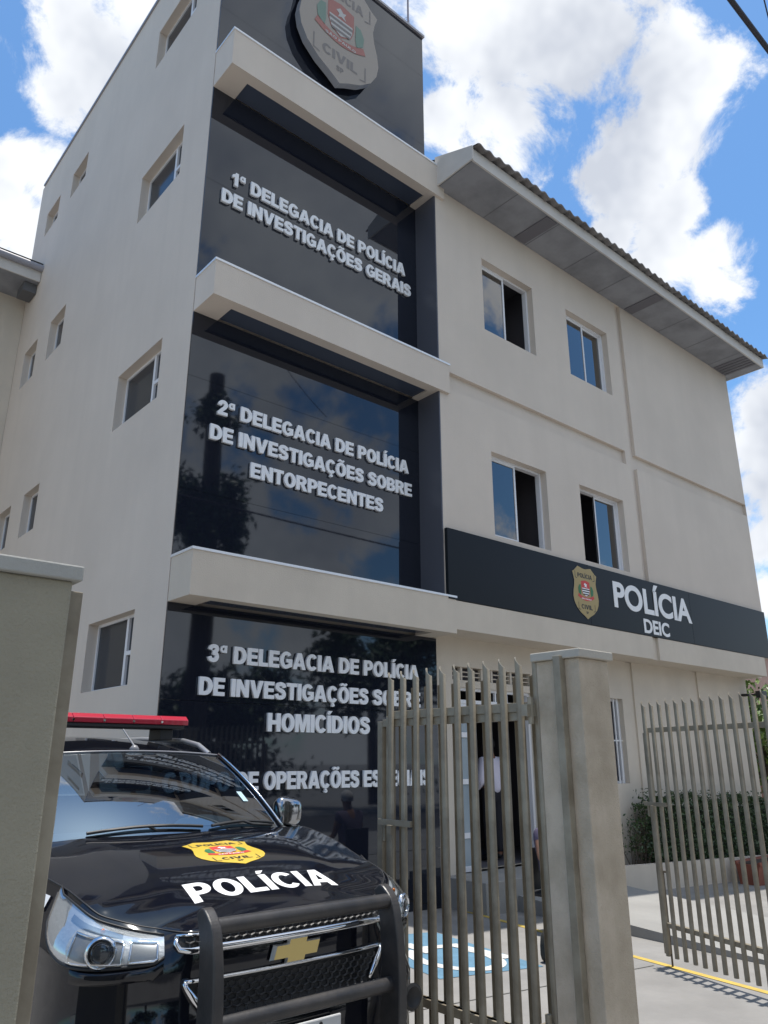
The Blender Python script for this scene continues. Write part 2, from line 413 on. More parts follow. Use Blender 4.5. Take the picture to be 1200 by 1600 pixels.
def text_into(mb, s, x0, x1, y0, cap, ext, fn, bev=0.0, flat=False, cut=0):
    """lay a line of lettering between x0 and x1 at baseline y0; fn maps (u, v, d) to the world"""
    L0, L1, w = text_layers(s); k = (x1 - x0) / w
    for n, Ls in enumerate((L0, L1)):
        if not Ls: continue
        me = fill_curve([[(x0 + p[0] * k, y0 + p[1] * cap) for p in c] for c in Ls], 0 if flat else ext, bev)
        if cut:
            b = bmesh.new(); b.from_mesh(me); bmesh.ops.triangulate(b, faces=b.faces)
            for _ in range(cut): bmesh.ops.subdivide_edges(b, edges=[e for e in b.edges if e.calc_length() > .06], cuts=1)
            b.to_mesh(me); b.free()
        sh = n * .0012
        mb.add_mesh(me, lambda c: fn(c.x, c.y, c.z - sh)); bpy.data.meshes.remove(me)
def flat_into(mb, contours, fn, ext=0.0, cut=0):
    me = fill_curve(contours, ext)
    if cut:
        b = bmesh.new(); b.from_mesh(me); bmesh.ops.triangulate(b, faces=b.faces)
        for _ in range(cut): bmesh.ops.subdivide_edges(b, edges=[e for e in b.edges if e.calc_length() > .05], cuts=1)
        b.to_mesh(me); b.free()
    mb.add_mesh(me, lambda c: fn(c.x, c.y, c.z)); bpy.data.meshes.remove(me)

# state police shield: gold plate, black words, crest with stripes, laurel, red ribbon
SH = [(0, .955), (.06, .96), (.12, .975), (.2, .99), (.25, .95), (.31, .9), (.375, .865), (.35, .79), (.33, .70), (.345, .6), (.375, .5), (.39, .40), (.37, .3), (.31, .2), (.2, .11), (.08, .05), (0, 0)]
SHIELD = [(x, y) for x, y in SH] + [(-x, y) for x, y in SH[-2:0:-1]]
def badge(parent, fn, W, H, face_mat, thick=0.0, edge_mat=None, step=.002, cut=0, word='POLÍCIA', pal=None):
    """fn(u, v, d): u across, v up from the tip, d outwards"""
    pal = pal or dict(words=BLACK, red=RED, green=GREEN, white=WHITE)
    def S(c): return [(x * W / .78, y * H) for x, y in c]
    k = W / .78
    mb = MB(); flat_into(mb, [S(SHIELD)], lambda u, v, d: fn(u, v, thick), 0, cut); base = mb.build('badge_face', face_mat, parent)
    if thick:
        mb = MB()
        for i in range(len(SHIELD)):
            a, b = S(SHIELD)[i], S(SHIELD)[(i + 1) % len(SHIELD)]
            mb.quad(fn(*a, 0), fn(*b, 0), fn(*b, thick), fn(*a, thick))
        mb.build('badge_rim', edge_mat, parent)
    lv = lambda n: (lambda u, v, d: fn(u, v, thick + step * n))
    mb = MB()  # banner outlines and words
    text_into(mb, word, -.225 * k, .225 * k, .775 * H, .085 * H, 0, lv(1), flat=True, cut=cut)
    text_into(mb, 'CIVIL', -.17 * k, .17 * k, .185 * H, .085 * H, 0, lv(1), flat=True, cut=cut)
    text_into(mb, 'SP', -.035 * k, .035 * k, .1 * H, .045 * H, 0, lv(1), flat=True, cut=cut)
    for y0, y1, w in ((.755, .885, .29), (.165, .30, .245)):
        for s in (-1, 1):
            flat_into(mb, [S([(s * w, y0), (s * (w + .012), y0), (s * (w + .012), y1), (s * w, y1)])], lv(1), 0, 0)
            flat_into(mb, [S([(s * (w - .05), y0 - .012), (s * w, y0), (s * w, y0 + .012), (s * (w - .05), y0)])], lv(1), 0, 0)
    mb.build('badge_words', pal['words'], parent)
    mb = MB(); flat_into(mb, [S([(-.13, .71), (0, .735), (.13, .71), (.13, .55), (.1, .47), (0, .415), (-.1, .47), (-.13, .55)])], lv(1), 0, cut)
    flat_into(mb, [S(stroke([(-.24, .44), (-.13, .395), (0, .375), (.13, .395), (.24, .44)], .06))], lv(2), 0, cut)
    mb.build('crest_field', pal['red'], parent)
    mb = MB()
    for y0 in (.455, .5, .545):
        w = .085 + (y0 - .44) * .3
        flat_into(mb, [S(R(-w, y0, w, y0 + .022))], lv(3), 0, 0)
    mb.build('crest_stripe_black', pal['words'], parent)
    mb = MB(); flat_into(mb, [S([(-.115, .585), (.115, .585), (.112, .52), (.09, .47), (0, .43), (-.09, .47), (-.112, .52)])], lv(2), 0, cut)
    flat_into(mb, [S([(-.05, .655), (-.01, .69), (.02, .66), (.05, .67), (.03, .63), (.05, .60), (.0, .615), (-.03, .60), (-.02, .635)])], lv(2), 0, 0)
    text_into(mb, 'SÃO PAULO', -.15 * k, .15 * k, .368 * H, .025 * H, 0, lv(3), flat=True, cut=0)
    mb.build('crest_white', pal['white'], parent)
    for s in (-1, 1):
        mb = MB(); flat_into(mb, [S([(s * .15, .64), (s * .2, .63), (s * .235, .56), (s * .225, .48), (s * .16, .43), (s * .145, .5)])], lv(2), 0, cut); mb.build('crest_laurel', pal['green'], parent)
    return base

# ------------------------------------------------------------ ground
def gz(x): return -.035 * (min(max(x, -4), 18) - 6)
mb = MB()
xs = [-260, -40, -12, -4, 0, 3, 6, 9, 12, 15, 18, 30, 60, 260]; ys = [-260, -60, -30, -16, -8, -1.6, 2, 6, 10, 16, 30, 80, 400]
mb.grid([[(x, y, gz(x)) for x in xs] for y in ys])
tag(mb.build('ground', CONC, smooth=60), kind='structure')
mb = MB(); mb.grid([[(x, y, gz(x) + .004) for x in xs] for y in (-11.5, -8, -4.2)])
tag(mb.build('road', ASPH, smooth=60), kind='structure')
def along(x, y, ang, u, v):
    a = radians(ang); return (x + u * cos(a) - v * sin(a), y + u * sin(a) + v * cos(a))
# narrow expansion joints of the paving
mb = MB()
def strip(mb, p, q, w, h=.004):
    p, q = Vector((*p, 0)), Vector((*q, 0)); d = (q - p).normalized(); n = Vector((-d.y, d.x, 0)) * w / 2
    k = 6
    for i in range(k):
        a, b = p.lerp(q, i / k), p.lerp(q, (i + 1) / k)
        mb.quad(*[(c.x, c.y, gz(c.x) + h) for c in (a - n, b - n, b + n, a + n)])
strip(mb, (4.1, 4.55), (7.0, 4.35), .012)
tag(mb.build('paving_joint', mat('joint_dark', (.12, .118, .11), .95)), kind='structure')
mb = MB(); strip(mb, (6.62, 1.85), (7.78, 7.66), .085)
tag(mb.build('yellow_marking', YLINE), kind='structure')
# accessible parking symbol: blue square, white wheelchair figure
A0 = along
def acc(u, v, d): x, y = along(5.70, 5.84, -10, u, v); return (x, y, gz(x) + d)
mb = MB(); mb.quad(acc(-.56, -.86, .004), acc(.56, -.86, .004), acc(.56, .86, .004), acc(-.56, .86, .004))
tag(mb.build('blue_parking_symbol', BLUEM), kind='structure')
mb = MB()
ring = arc(.02, -.28, .42, .52, 120, 395, 30); rin = arc(.02, -.28, .30, .40, 395, 120, 30)
flat_into(mb, [ring + rin], lambda u, v, d: acc(u, v, .008))
flat_into(mb, [[(-.16, .42), (-.02, .42), (0, .12), (.28, .12), (.42, -.5), (.56, -.46), (.40, .24), (0, .25), (-.02, -.02), (-.14, -.02)]], lambda u, v, d: acc(u, v, .0095))
flat_into(mb, [arc(-.1, .62, .11, .13, 0, 345, 16)], lambda u, v, d: acc(u, v, .008))
tag(mb.build('wheelchair_marking', WMARK), kind='structure')
# ramped walkway towards the door
mb = MB(); ra, rb = [], []
for i in range(9):
    t = i / 8; y = 3.1 + t * 4.55
    xl, xr = 7.88 + (y - 3.3) * .115, 9.95 + (y - 3.3) * .17
    h = .012 + t * .20
    ra.append(((xl, y, gz(xl) + h), (xr, y, gz(xr) + h))); rb.append(((xl, y, gz(xl) - .2), (xr, y, gz(xr) - .2)))
for i in range(8):
    mb.quad(ra[i][0], ra[i][1], ra[i + 1][1], ra[i + 1][0])
    mb.quad(rb[i][0], ra[i][0], ra[i + 1][0], rb[i + 1][0]); mb.quad(rb[i][1], ra[i][1], ra[i + 1][1], rb[i + 1][1])
mb.quad(rb[0][0], rb[0][1], ra[0][1], ra[0][0])
tag(mb.build('ramp_path', CONC2, weld=True), kind='structure')
mb = MB(); mb.box(7.7, 9.95, 7.0, 7.9, -.3, .30)
tag(mb.build('door_step', CONC2, bevel=.01), kind='structure')

# ------------------------------------------------------------ the police building
BLD = thing('office_building', 'beige three-storey office building with tall stair tower and black front panels', 'building', (7.4, 8, 0))
XW, YS, YP, YF = 3.55, 7.2, 7.72, 7.25
# tower side wall, facing the left
tall = [(2.55, 3.42), (6.15, 7.02), (9.67, 10.55), (12.8, 13.62)]
small = [(1.9, 2.72), (5.45, 6.27), (8.98, 9.82), (12.74, 13.34)]
tw = [(8.56, 10.0, a, b) for a, b in tall]
sw = [(y0, y1, a, b) for a, b in small for y0, y1 in ((13.16, 14.01), (14.78, 15.62))]
us = sorted({7.72, 16.42} | {q for w in tw + sw for q in w[:2]}); vs = sorted({-.6, 14.55} | {q for w in tw + sw for q in w[2:]})
def dep(u, v): return None if any(a < u < b and c < v < d for a, b, c, d in tw + sw) else 0
mb = relief(us, vs, dep, lambda u, v, d: (XW + d, u, v), .25)
mb.box(XW + .25, 7.58, 7.78, 7.95, 3.0, 14.55)             # front wall behind the panels
mb.box(XW + .25, 7.58, 7.78, 7.95, -.5, 3.0)
mb.box(7.40, 7.58, 7.95, 16.25, 10.2, 14.55); mb.box(XW + .25, 7.40, 16.05, 16.25, -.5, 14.55); mb.box(XW + .25, 7.40, 7.95, 16.05, 14.35, 14.5)
mb.build('tower_wall', PLASTER, BLD, weld=True)
mb = MB(); mb.box(XW - .03, XW + .28, 7.66, 16.3, 14.55, 14.60); mb.box(XW + .28, 7.61, 7.66, 7.98, 14.55, 14.60); mb.box(7.38, 7.61, 7.98, 16.3, 14.55, 14.6)
mb.build('roof_flashing', mat('grey_flashing', (.33, .33, .36), .4, metal=.4), BLD)
def side_window(y0, y1, z0, z1, big):
    x = XW + .13; t = .035
    mb = MB(); mb.box(x, x + .05, y0, y0 + t, z0, z1); mb.box(x, x + .05, y1 - t, y1, z0, z1)
    mb.box(x, x + .05, y0 + t, y1 - t, z0, z0 + t); mb.box(x, x + .05, y0 + t, y1 - t, z1 - t, z1)
    if big:
        m = y0 + .38 * (y1 - y0) - .1
        mb.box(x - .01, x + .045, m - .03, m + .03, z0 + t, z1 - t); zz = z0 + (z1 - z0) * .47
        mb.box(x - .01, x + .045, y0 + t, m - .03, zz - .025, zz + .025)
    f = mb.build('window', WFRAME, BLD)
    mb = MB(); mb.quad((x + .02, y0 + t, z0 + t), (x + .02, y1 - t, z0 + t), (x + .02, y1 - t, z1 - t), (x + .02, y0 + t, z1 - t))
    mb.build('pane', DARKGLASS, f)
    mb = MB(); mb.box(x + .06, x + .1, y0 - .02, y1 + .02, z0 - .02, z1 + .02); mb.build('blind', SCREEN, f)
for w in tw: side_window(*w, True)
for w in sw: side_window(*w, False)

# front of the tower: black panels between projecting ledges
def front_box(name, x0, x1, z0, z1, y0, y1, m, parent=BLD, bevel=0):
    mb = MB(); mb.box(x0, x1, y0, y1, z0, z1); return mb.build(name, m, parent, bevel=bevel)
seam = [(3.555, 7.34, 3.9, 7.0), (3.555, 7.34, 7.5, 10.56), (3.555, 7.62, -.3, 3.38), (3.555, 7.585, 11.16, 14.56)]
for i, (x0, x1, z0, z1) in enumerate(seam):
    zb = [z0] + [z0 + (z1 - z0) * q for q in ((.26, .72) if i != 1 else (.5,))] + [z1]
    mb = MB()
    for a, b in zip(zb, zb[1:]): mb.box(x0, x1, 7.70, 7.775, a + .002, b - .002)
    mb.build('wall_panel', PANEL, BLD)
for z0, z1 in ((3.38, 3.87), (7.0, 7.47), (10.55, 11.14)):
    mb = MB()
    x0, x1, xi0, xi1 = XW, 7.53, XW + .33, 7.22
    # a ring: front beam and two cheeks, butted
    mb.box(x0, x1, YS, YS + .16, z0, z1); mb.box(x0, xi0, YS + .16, 7.70, z0, z1); mb.box(xi1, x1, YS + .16, 7.70, z0, z1); mb.box(xi0, xi1, YS + .16, 7.70, z0 + .2, z1)
    L = mb.build('ledge', PLASTER2 if z0 < 4 else PLASTER, BLD)
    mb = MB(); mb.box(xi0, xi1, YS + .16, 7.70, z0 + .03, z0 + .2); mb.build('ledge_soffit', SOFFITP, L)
    mb = MB(); mb.box(x0 - .012, x1 + .012, YS - .014, YS + .2, z1, z1 + .028); mb.box(x0 - .012, x0 + .2, YS + .2, 7.70, z1, z1 + .028)
    mb.build('flashing', FLASH, L)
mb = MB(); mb.box(7.34, 7.362, YF - .002, 7.70, 3.9, 7.0); mb.build('return_panel', GREYP, BLD)
mb = MB(); mb.box(7.34, 7.362, YF - .002, 7.70, 7.5, 10.55); mb.build('return_panel', GREYP, BLD)

# main front wall with window openings, a groove and an expansion joint
W4 = [(8.45, 9.80, 8.50, 9.88), (10.80, 12.15, 8.50, 9.88), (8.47, 9.84, 4.96, 6.33), (10.77, 12.13, 4.96, 6.33)]
us = sorted({7.362, 12.38, 12.56, 12.75, 17.4} | {q for w in W4 for q in w[:2]}); vs = sorted({3.84, 7.12, 7.40, 10.75} | {q for w in W4 for q in w[2:]})
def dep(u, v):
    if any(a < u < b and c < v < d for a, b, c, d in W4): return None
    if 12.56 < u < 12.75: return .065
    if 7.12 < v < 7.40 and not 12.38 < u < 12.56: return .07
    return 0
mb = relief(us, vs, dep, lambda u, v, d: (u, YF + d, v), .22)
mb.box(17.15, 17.4, YF + .22, 15.9, 3.45, 10.75); mb.box(16.95, 17.195, 7.96, 15.9, -.8, 3.449); mb.box(7.6, 17.15, 15.65, 15.9, -.8, 10.75)
mb.build('front_wall', PLASTER, BLD, weld=True)
def sliding(x0, x1, z0, z1, left, right):
    """left / right sash: 'glass' closed sash, 'open' dark gap"""
    y = YF + .12; t = .04; m = (x0 + x1) / 2
    mb = MB(); mb.box(x0, x0 + t, y, y + .09, z0, z1); mb.box(x1 - t, x1, y, y + .09, z0, z1)
    mb.box(x0 + t, x1 - t, y, y + .09, z0, z0 + t); mb.box(x0 + t, x1 - t, y, y + .09, z1 - t, z1)
    f = mb.build('window', WFRAME, BLD, bevel=.004)
    for k, st in enumerate((left, right)):
        if st == 'open': continue
        a, b = (x0 + t, m + .03) if k == 0 else (m - .03, x1 - t)
        yy = y + .012 + .03 * k; s = .035
        mb = MB(); mb.box(a, a + s, yy, yy + .025, z0 + t, z1 - t); mb.box(b - s, b, yy, yy + .025, z0 + t, z1 - t)
        mb.box(a + s, b - s, yy, yy + .025, z0 + t, z0 + t + s); mb.box(a + s, b - s, yy, yy + .025, z1 - t - s, z1 - t); mb.build('sash', WFRAME, f)
        mb = MB(); mb.quad((a + s, yy + .012, z0 + t + s), (b - s, yy + .012, z0 + t + s), (b - s, yy + .012, z1 - t - s), (a + s, yy + .012, z1 - t - s)); mb.build('pane', WINGLASS, f)
    if left == 'open' or right == 'open':
        mb = MB(); a = m - .03 if left == 'open' else m - .01
        mb.box(a, a + .035, y + .045, y + .07, z0 + t, z1 - t); mb.build('sash', WFRAME, f)
    mb = MB()
    X0, X1, Y0, Y1, Z0, Z1 = x0 - .3, x1 + .3, YF + .225, YF + 2.6, z0 - .5, z1 + .3
    mb.quad((X0, Y1, Z0), (X1, Y1, Z0), (X1, Y1, Z1), (X0, Y1, Z1)); mb.quad((X0, Y0, Z0), (X0, Y1, Z0), (X0, Y1, Z1), (X0, Y0, Z1))
    mb.quad((X1, Y0, Z0), (X1, Y1, Z0), (X1, Y1, Z1), (X1, Y0, Z1)); mb.quad((X0, Y0, Z0), (X1, Y0, Z0), (X1, Y1, Z0), (X0, Y1, Z0)); mb.quad((X0, Y0, Z1), (X1, Y0, Z1), (X1, Y1, Z1), (X0, Y1, Z1))
    mb.build('room', DARKROOM, f)
sliding(*W4[0], 'glass', 'open'); sliding(*W4[1], 'glass', 'glass'); sliding(*W4[2], 'glass', 'open'); sliding(*W4[3], 'open', 'glass')

# beam over the ground floor, ground-floor wall set back under it
mb = MB(); mb.box(7.53, 12.56, YS, 7.98, 3.44, 3.838); mb.box(12.56, 12.75, YS + .05, 7.98, 3.44, 3.838); mb.box(12.75, 17.05, YS, 7.98, 3.44, 3.838)
mb.build('floor_beam', PLASTER2, BLD)
DOOR = (7.98, 9.74, .3, 2.74); GW = (11.55, 12.28, 1.36, 2.77)
us = sorted({7.62, 12.48, 12.68, 14.88, 15.06, 17.2, 7.98, 9.74, 11.55, 12.28}); vs = sorted({-.8, .3, 2.74, 3.44, 1.36, 2.77, 2.84, 3.03})
VENT = (7.98, 9.74, 2.84, 3.03)
def dep(u, v):
    if any(a < u < b and c < v < d for a, b, c, d in (DOOR, GW, VENT)): return None
    if 12.48 < u < 12.68 or 14.88 < u < 15.06: return .03
    return 0
mb = relief(us, vs, dep, lambda u, v, d: (u, 7.75 + d, v), .2); mb.build('ground_floor_wall', PLASTER2, BLD, weld=True)
mb = MB(); mb.box(7.98, 9.74, 7.93, 7.95, 2.84, 3.03); vb = mb.build('vent_block', DARKROOM, BLD)
mb = MB()
for i in range(1, 8): mb.box(7.98 + i * .22 - .02, 7.98 + i * .22 + .02, 7.78, 7.84, 2.84, 3.03)
for k in (1, 2): mb.box(7.98, 9.74, 7.80, 7.835, 2.84 + k * .063 - .007, 2.84 + k * .063 + .007)
mb.build('vent_slats', PLASTER2, vb)
# entrance: white frame with transom, glazed sidelight, dark hall
x0, x1, z0, z1 = DOOR; y = 7.80
mb = MB(); t = .05
mb.box(x0, x0 + t, y, y + .08, z0, z1); mb.box(x1 - t, x1, y, y + .08, z0, z1); mb.box(x0 + t, x1 - t, y, y + .08, z1 - .04, z1)
mb.box(x0 + t, x1 - t, y, y + .08, 2.52, 2.57); mb.box(8.42, 8.46, y, y + .08, z0, 2.52)
for q in (8.7, 8.96, 9.22, 9.48): mb.box(q - .012, q + .012, y + .01, y + .05, 2.57, z1 - .04)
df = mb.build('door_frame', WFRAME, BLD)
mb = MB()
for a in (.3, .72, 1.42, 2.05, 2.46): mb.box(8.09, 8.36, y + .015, y + .055, a, a + .07)
mb.box(x0 + t, 8.09, y + .015, y + .055, z0, 2.52); mb.box(8.36, 8.42, y + .015, y + .055, z0, 2.52); lf = mb.build('door_leaf', WFRAME, BLD)
mb = MB(); mb.quad((8.09, y + .035, .3), (8.36, y + .035, .3), (8.36, y + .035, 2.52), (8.09, y + .035, 2.52)); mb.build('pane', mat('frosted_glass', (.30, .36, .40), .15), lf)
mb = MB(); mb.tube([(8.385, y - .02, 1.15), (8.385, y - .05, 1.15), (8.385, y - .05, 1.4), (8.385, y - .02, 1.4)], .01, 8); mb.build('handle', BLACK, lf)
mb = MB(); X0, X1, Y0, Y1, Z0, Z1 = 7.7, 11.2, 7.955, 12.5, .31, 3.3
mb.quad((X0, Y1, Z0), (X1, Y1, Z0), (X1, Y1, Z1), (X0, Y1, Z1)); mb.quad((X0, Y0, Z0), (X0, Y1, Z0), (X0, Y1, Z1), (X0, Y0, Z1))
mb.quad((X1, Y0, Z0), (X1, Y1, Z0), (X1, Y1, Z1), (X1, Y0, Z1)); mb.quad((X0, Y0, Z0), (X1, Y0, Z0), (X1, Y1, Z0), (X0, Y1, Z0)); mb.quad((X0, Y0, Z1), (X1, Y0, Z1), (X1, Y1, Z1), (X0, Y1, Z1))
mb.build('hall', DARKROOM, BLD)
# barred window
x0, x1, z0, z1 = GW
mb = MB(); mb.box(x0, x0 + .04, 7.84, 7.9, z0, z1); mb.box(x1 - .04, x1, 7.84, 7.9, z0, z1); mb.box(x0 + .04, x1 - .04, 7.84, 7.9, z0, z0 + .04); mb.box(x0 + .04, x1 - .04, 7.84, 7.9, z1 - .04, z1)
f = mb.build('window', WFRAME, BLD)
mb = MB()
for i in range(1, 7): mb.box(x0 + i * .104 - .009, x0 + i * .104 + .009, 7.80, 7.82, z0, z1)
mb.box(x0, x1, 7.822, 7.84, 2.05, 2.075); mb.build('window_bars', WHITE, f)
mb = MB(); mb.box(x0 - .1, x1 + .1, 7.955, 8.6, z0 - .1, z1 + .1); mb.build('room', DARKROOM, f)

# eave: soffit boards, fascia, wavy tiles
EX0, EX1, EY = 7.40, 17.66, 6.43
mb = MB(); mb.box(EX0 + .02, EX1 - .02, EY + .03, 7.28, 10.752, 10.79); ev = mb.build('eave', SOFFIT, BLD)
mb = MB(); mb.box(EX0, EX1, EY, EY + .03, 10.74, 10.97); mb.box(EX1 - .02, EX1, EY + .03, 12, 10.74, 10.97); mb.build('fascia', FASCIA, ev)
for q, w in [(9.35, .28), (12.9, .28)] + [(16.75 + k * .13, .07) for k in range(5)]:
    mb = MB(); mb.box(q, q + w, EY + .06, 7.22, 10.735, 10.752); mb.build('soffit_batten', mat('weathered_batten', (.15, .145, .16), .85), ev)
for k in range(1, 9):
    q = EX0 + k * 1.14; mb = MB(); mb.box(q, q + .012, EY + .04, 7.24, 10.7475, 10.7515); mb.build('soffit_joint', mat('joint_grey', (.17, .17, .185), .9), ev)
# sloping barge board closing the left end of the roof
mb = MB(); mb.prism([(EY - .02, 10.74), (7.24, 10.74), (7.24, 11.34), (EY - .02, 10.995)], lambda u, v, d: (d, u, v), EX0 - .03, EX0 - .002); mb.build('barge_board', FASCIA, ev)
mb = MB(); P = []; nx = 372
for yq, zq in ((EY - .12, 10.985), (EY + .5, 11.14), (12.0, 14.0)):
    P.append([(EX0 - .0 + (EX1 + .12 - EX0) * i / nx, yq, zq + .026 * sin(2 * pi * (EX1 - EX0 + .14) * i / nx / .235) + .010 * sin(i * .37) * sin(i * .11) + .008 * sin(i * .053)) for i in range(nx + 1)])
V = mb.grid(P)
P2 = [[(p[0], p[1] + .004, p[2] - .022) for p in r] for r in P]; mb.grid(P2)
mb.grid([P[0], P2[0]]); mb.build('roof_tiles', TILE, BLD, smooth=50)
mb = MB(); mb.box(16.9, 17.06, 7.6, 7.75, 3.05, 3.1); mb.box(16.95, 17.0, 7.35, 7.6, 3.06, 3.09)
mb.box(16.86, 17.1, 7.28, 7.42, 3.0, 3.14); mb.build('flood_lamp', BLACK, BLD, bevel=.01)

# raised lettering on the panels
def panel_fn(u, v, d): return (u, 7.678 - d, v)
def lettering(name_label, lines):
    o = thing('wall_lettering', name_label, 'lettering', (5.5, 7.7, lines[0][3]), 'raised letters on the black panels')
    for s, x0, x1, z, cap in lines:
        mb = MB(); text_into(mb, s, x0, x1, z, cap, .018, panel_fn, bev=.002); mb.build('letter_row', LETTER, o)
lettering('silver letters 1ª DELEGACIA DE POLÍCIA DE INVESTIGAÇÕES GERAIS', [('1ª DELEGACIA DE POLÍCIA', 3.92, 7.06, 9.10, .205), ('DE INVESTIGAÇÕES GERAIS', 3.79, 7.18, 8.76, .205)])
lettering('silver letters 2ª DELEGACIA DE POLÍCIA, INVESTIGAÇÕES SOBRE ENTORPECENTES', [('2ª DELEGACIA DE POLÍCIA', 3.96, 7.09, 5.73, .19), ('DE INVESTIGAÇÕES SOBRE', 3.88, 7.15, 5.385, .19), ('ENTORPECENTES', 4.46, 6.60, 5.035, .19)])
lettering('silver letters 3ª DELEGACIA DE POLÍCIA, HOMICÍDIOS, GRUPO DE OPERAÇÕES', [('3ª DELEGACIA DE POLÍCIA', 4.06, 7.24, 2.775, .19), ('DE INVESTIGAÇÕES SOBRE', 3.98, 7.26, 2.415, .19), ('HOMICÍDIOS', 4.87, 6.38, 2.055, .2), ('GRUPO DE OPERAÇÕES ESPECIAIS', 3.66, 7.42, 1.43, .19)])

# sign band above the entrance
SG = thing('sign_board', 'long black sign band reading POLÍCIA DEIC above the entrance', 'sign', (12.3, 7.2, 3.84))
mb = MB()
for a, b in ((7.38, 10.7), (10.702, 14.05), (14.052, 17.36)): mb.box(a, b, 7.19, 7.245, 3.846, 4.86)
mb.build('sign_panel', SIGNM, SG, bevel=.004)
def sign_text(s, x0, x1, z, cap, off):
    cu = bpy.data.curves.new('sign_word', 'FONT'); cu.body = s; cu.offset = off; cu.extrude = .003
    ob = bpy.data.objects.new('sign_word', cu); COL.objects.link(ob); dg = bpy.context.evaluated_depsgraph_get(); dg.update()
    me = bpy.data.meshes.new_from_object(ob.evaluated_get(dg)); bpy.data.objects.remove(ob); bpy.data.curves.remove(cu)
    X = [v.co.x for v in me.vertices]; base = [v.co.y for v in me.vertices]
    ch = .7 if True else 0
    a, b = min(X), max(X); k = (x1 - x0) / (b - a); hgt = .69 + 2 * off
    mb = MB(); mb.add_mesh(me, lambda c: (x0 + (c.x - a) * k, 7.186 - c.z, z + (c.y + off) / hgt * cap)); bpy.data.meshes.remove(me)
    return mb.build('sign_word', WHITE, SG)
sign_text('POLÍCIA', 11.42, 14.05, 4.235, .46, .03)
sign_text('DEIC', 12.30, 13.16, 3.885, .255, .03)
bd = thing('police_badge', '', '', (10.60, 7.145, 3.95)); bd.parent = SG; bd.location = Vector((10.60, 7.145, 3.95)) - Vector(SG.location)
badge(bd, lambda u, v, d: (10.60 + u, 7.187 - d, 3.925 + v), .70, .88, GOLD, .006, BADGEEDGE, .0012)
# big standing-off shield at the top
BB = thing('shield_emblem', 'big police shield in veil-paled colours standing off the topmost black panel', 'emblem', (5.62, 7.7, 12.0))
VEILED = dict(words=mat('veiled_black', (.17, .155, .15), .5), red=mat('veiled_red', (.32, .125, .105), .5), green=mat('veiled_green', (.14, .22, .18), .5), white=mat('veiled_white', (.42, .41, .40), .5))  # crest colours with the pale lens veil mixed in, contrast lowered
badge(BB, lambda u, v, d: (5.55 + u, 7.62 - d, 11.86 + v), 1.6, 2.25, VEILGOLD, .12, BADGEEDGE, .003, pal=VEILED)
for px, pz in ((5.3, 12.6), (5.8, 12.6), (5.3, 13.6), (5.8, 13.6)): mb = MB(); mb.tube([(px, 7.70, pz), (px, 7.62, pz)], .03, 8); mb.build('stand_off', BLACK, BB)
# antenna mast with stays on the tower roof
AN = thing('antenna_mast', 'thin antenna mast with guy wires on the tower roof', 'antenna', (7.42, 7.9, 14.6))
mb = MB(); mb.tube([(7.42, 7.9, 14.55), (7.42, 7.9, 17.6)], .018, 8); mb.build('mast', mat('mast_grey', (.25, .22, .25), .5), AN)
mb = MB(); mb.lathe([(.03, 14.6), (.06, 14.63), (.06, 14.72), (.035, 14.78), (.055, 14.82), (.03, 14.95)], (7.42, 7.9, 0), 10); mb.build('mast_base', BLACK, AN)
mb = MB()
for q in ((7.9, 8.1, 14.65), (6.9, 8.6, 14.62), (7.55, 9.2, 14.62)): mb.tube([(7.42, 7.9, 15.15), q], .004, 5)
mb.build('guy_wire', mat('wire_grey', (.4, .4, .42), .5), AN)

# lower wing at the back left
WG = thing('side_wing', 'lower rear wing with pale eave beside the stair tower', 'building', (-1, 17, 0))
mb = MB(); mb.box(-9, 3.546, 16.3, 16.6, -.5, 11.5); mb.build('wall', PLASTER2, WG)
mb = MB(); mb.box(-9, 3.53, 15.35, 16.4, 11.44, 11.48); mb.build('eave', SOFFIT, WG)
mb = MB(); mb.box(-9, 3.54, 15.32, 15.35, 11.42, 11.74); mb.build('fascia', FASCIA, WG)
mb = MB(); mb.tube([(-9, 15.26, 11.72), (3.55, 15.26, 11.72)], .075, 10); mb.build('gutter', mat('gutter_grey', (.30, .30, .34), .5), WG, smooth=60)
mb = MB(); mb.grid([[(-9, 15.2, 11.8), (3.54, 15.2, 11.8)], [(-9, 22, 13.9), (3.54, 22, 13.9)]]); mb.build('roof', TILE, WG)
mb = MB(); mb.box(3.28, 3.54, 15.5, 15.95, 11.22, 11.435); mb.build('eave_bracket', mat('bracket_grey', (.12, .12, .125), .8), WG)

# ------------------------------------------------------------ pillars and palisade gate leaves
def pillar(label, x0, x1, y0, y1, ztop, body, capm, post):
    o = thing('gate_pillar', label, 'pillar', ((x0 + x1) / 2, (y0 + y1) / 2, gz(x1)), 'pillars of the front gate')
    mb = MB(); mb.box(x0, x1, y0, y1, -.4, ztop - .045); mb.build('shaft', body, o, bevel=.006)
    mb = MB(); c = .022; mb.box(x0 - c, x1 + c, y0 - c, y1 + c, ztop - .045, ztop); mb.build('cap', capm, o, bevel=.005)
    mb = MB(); mb.box(*post); mb.build('gate_post', GATE, o, bevel=.003)
    return o
p = pillar('wide gate pillar in front of the police car, shade put into its olive tone', -1.2, .752, 2.29, 2.56, 2.30, PILLAR_SHADED, CAPM, (.755, .80, 2.33, 2.375, -.2, 2.235))
p = pillar('beige gate pillar between the two openings, thin post on its side', 3.372, 3.632, 2.362, 2.64, 2.30, PILLAR, mat('pale_cap', (.44, .41, .35), .85, bump=.3, bscale=70, var=.15), (3.325, 3.369, 2.45, 2.495, -.2, 2.27))
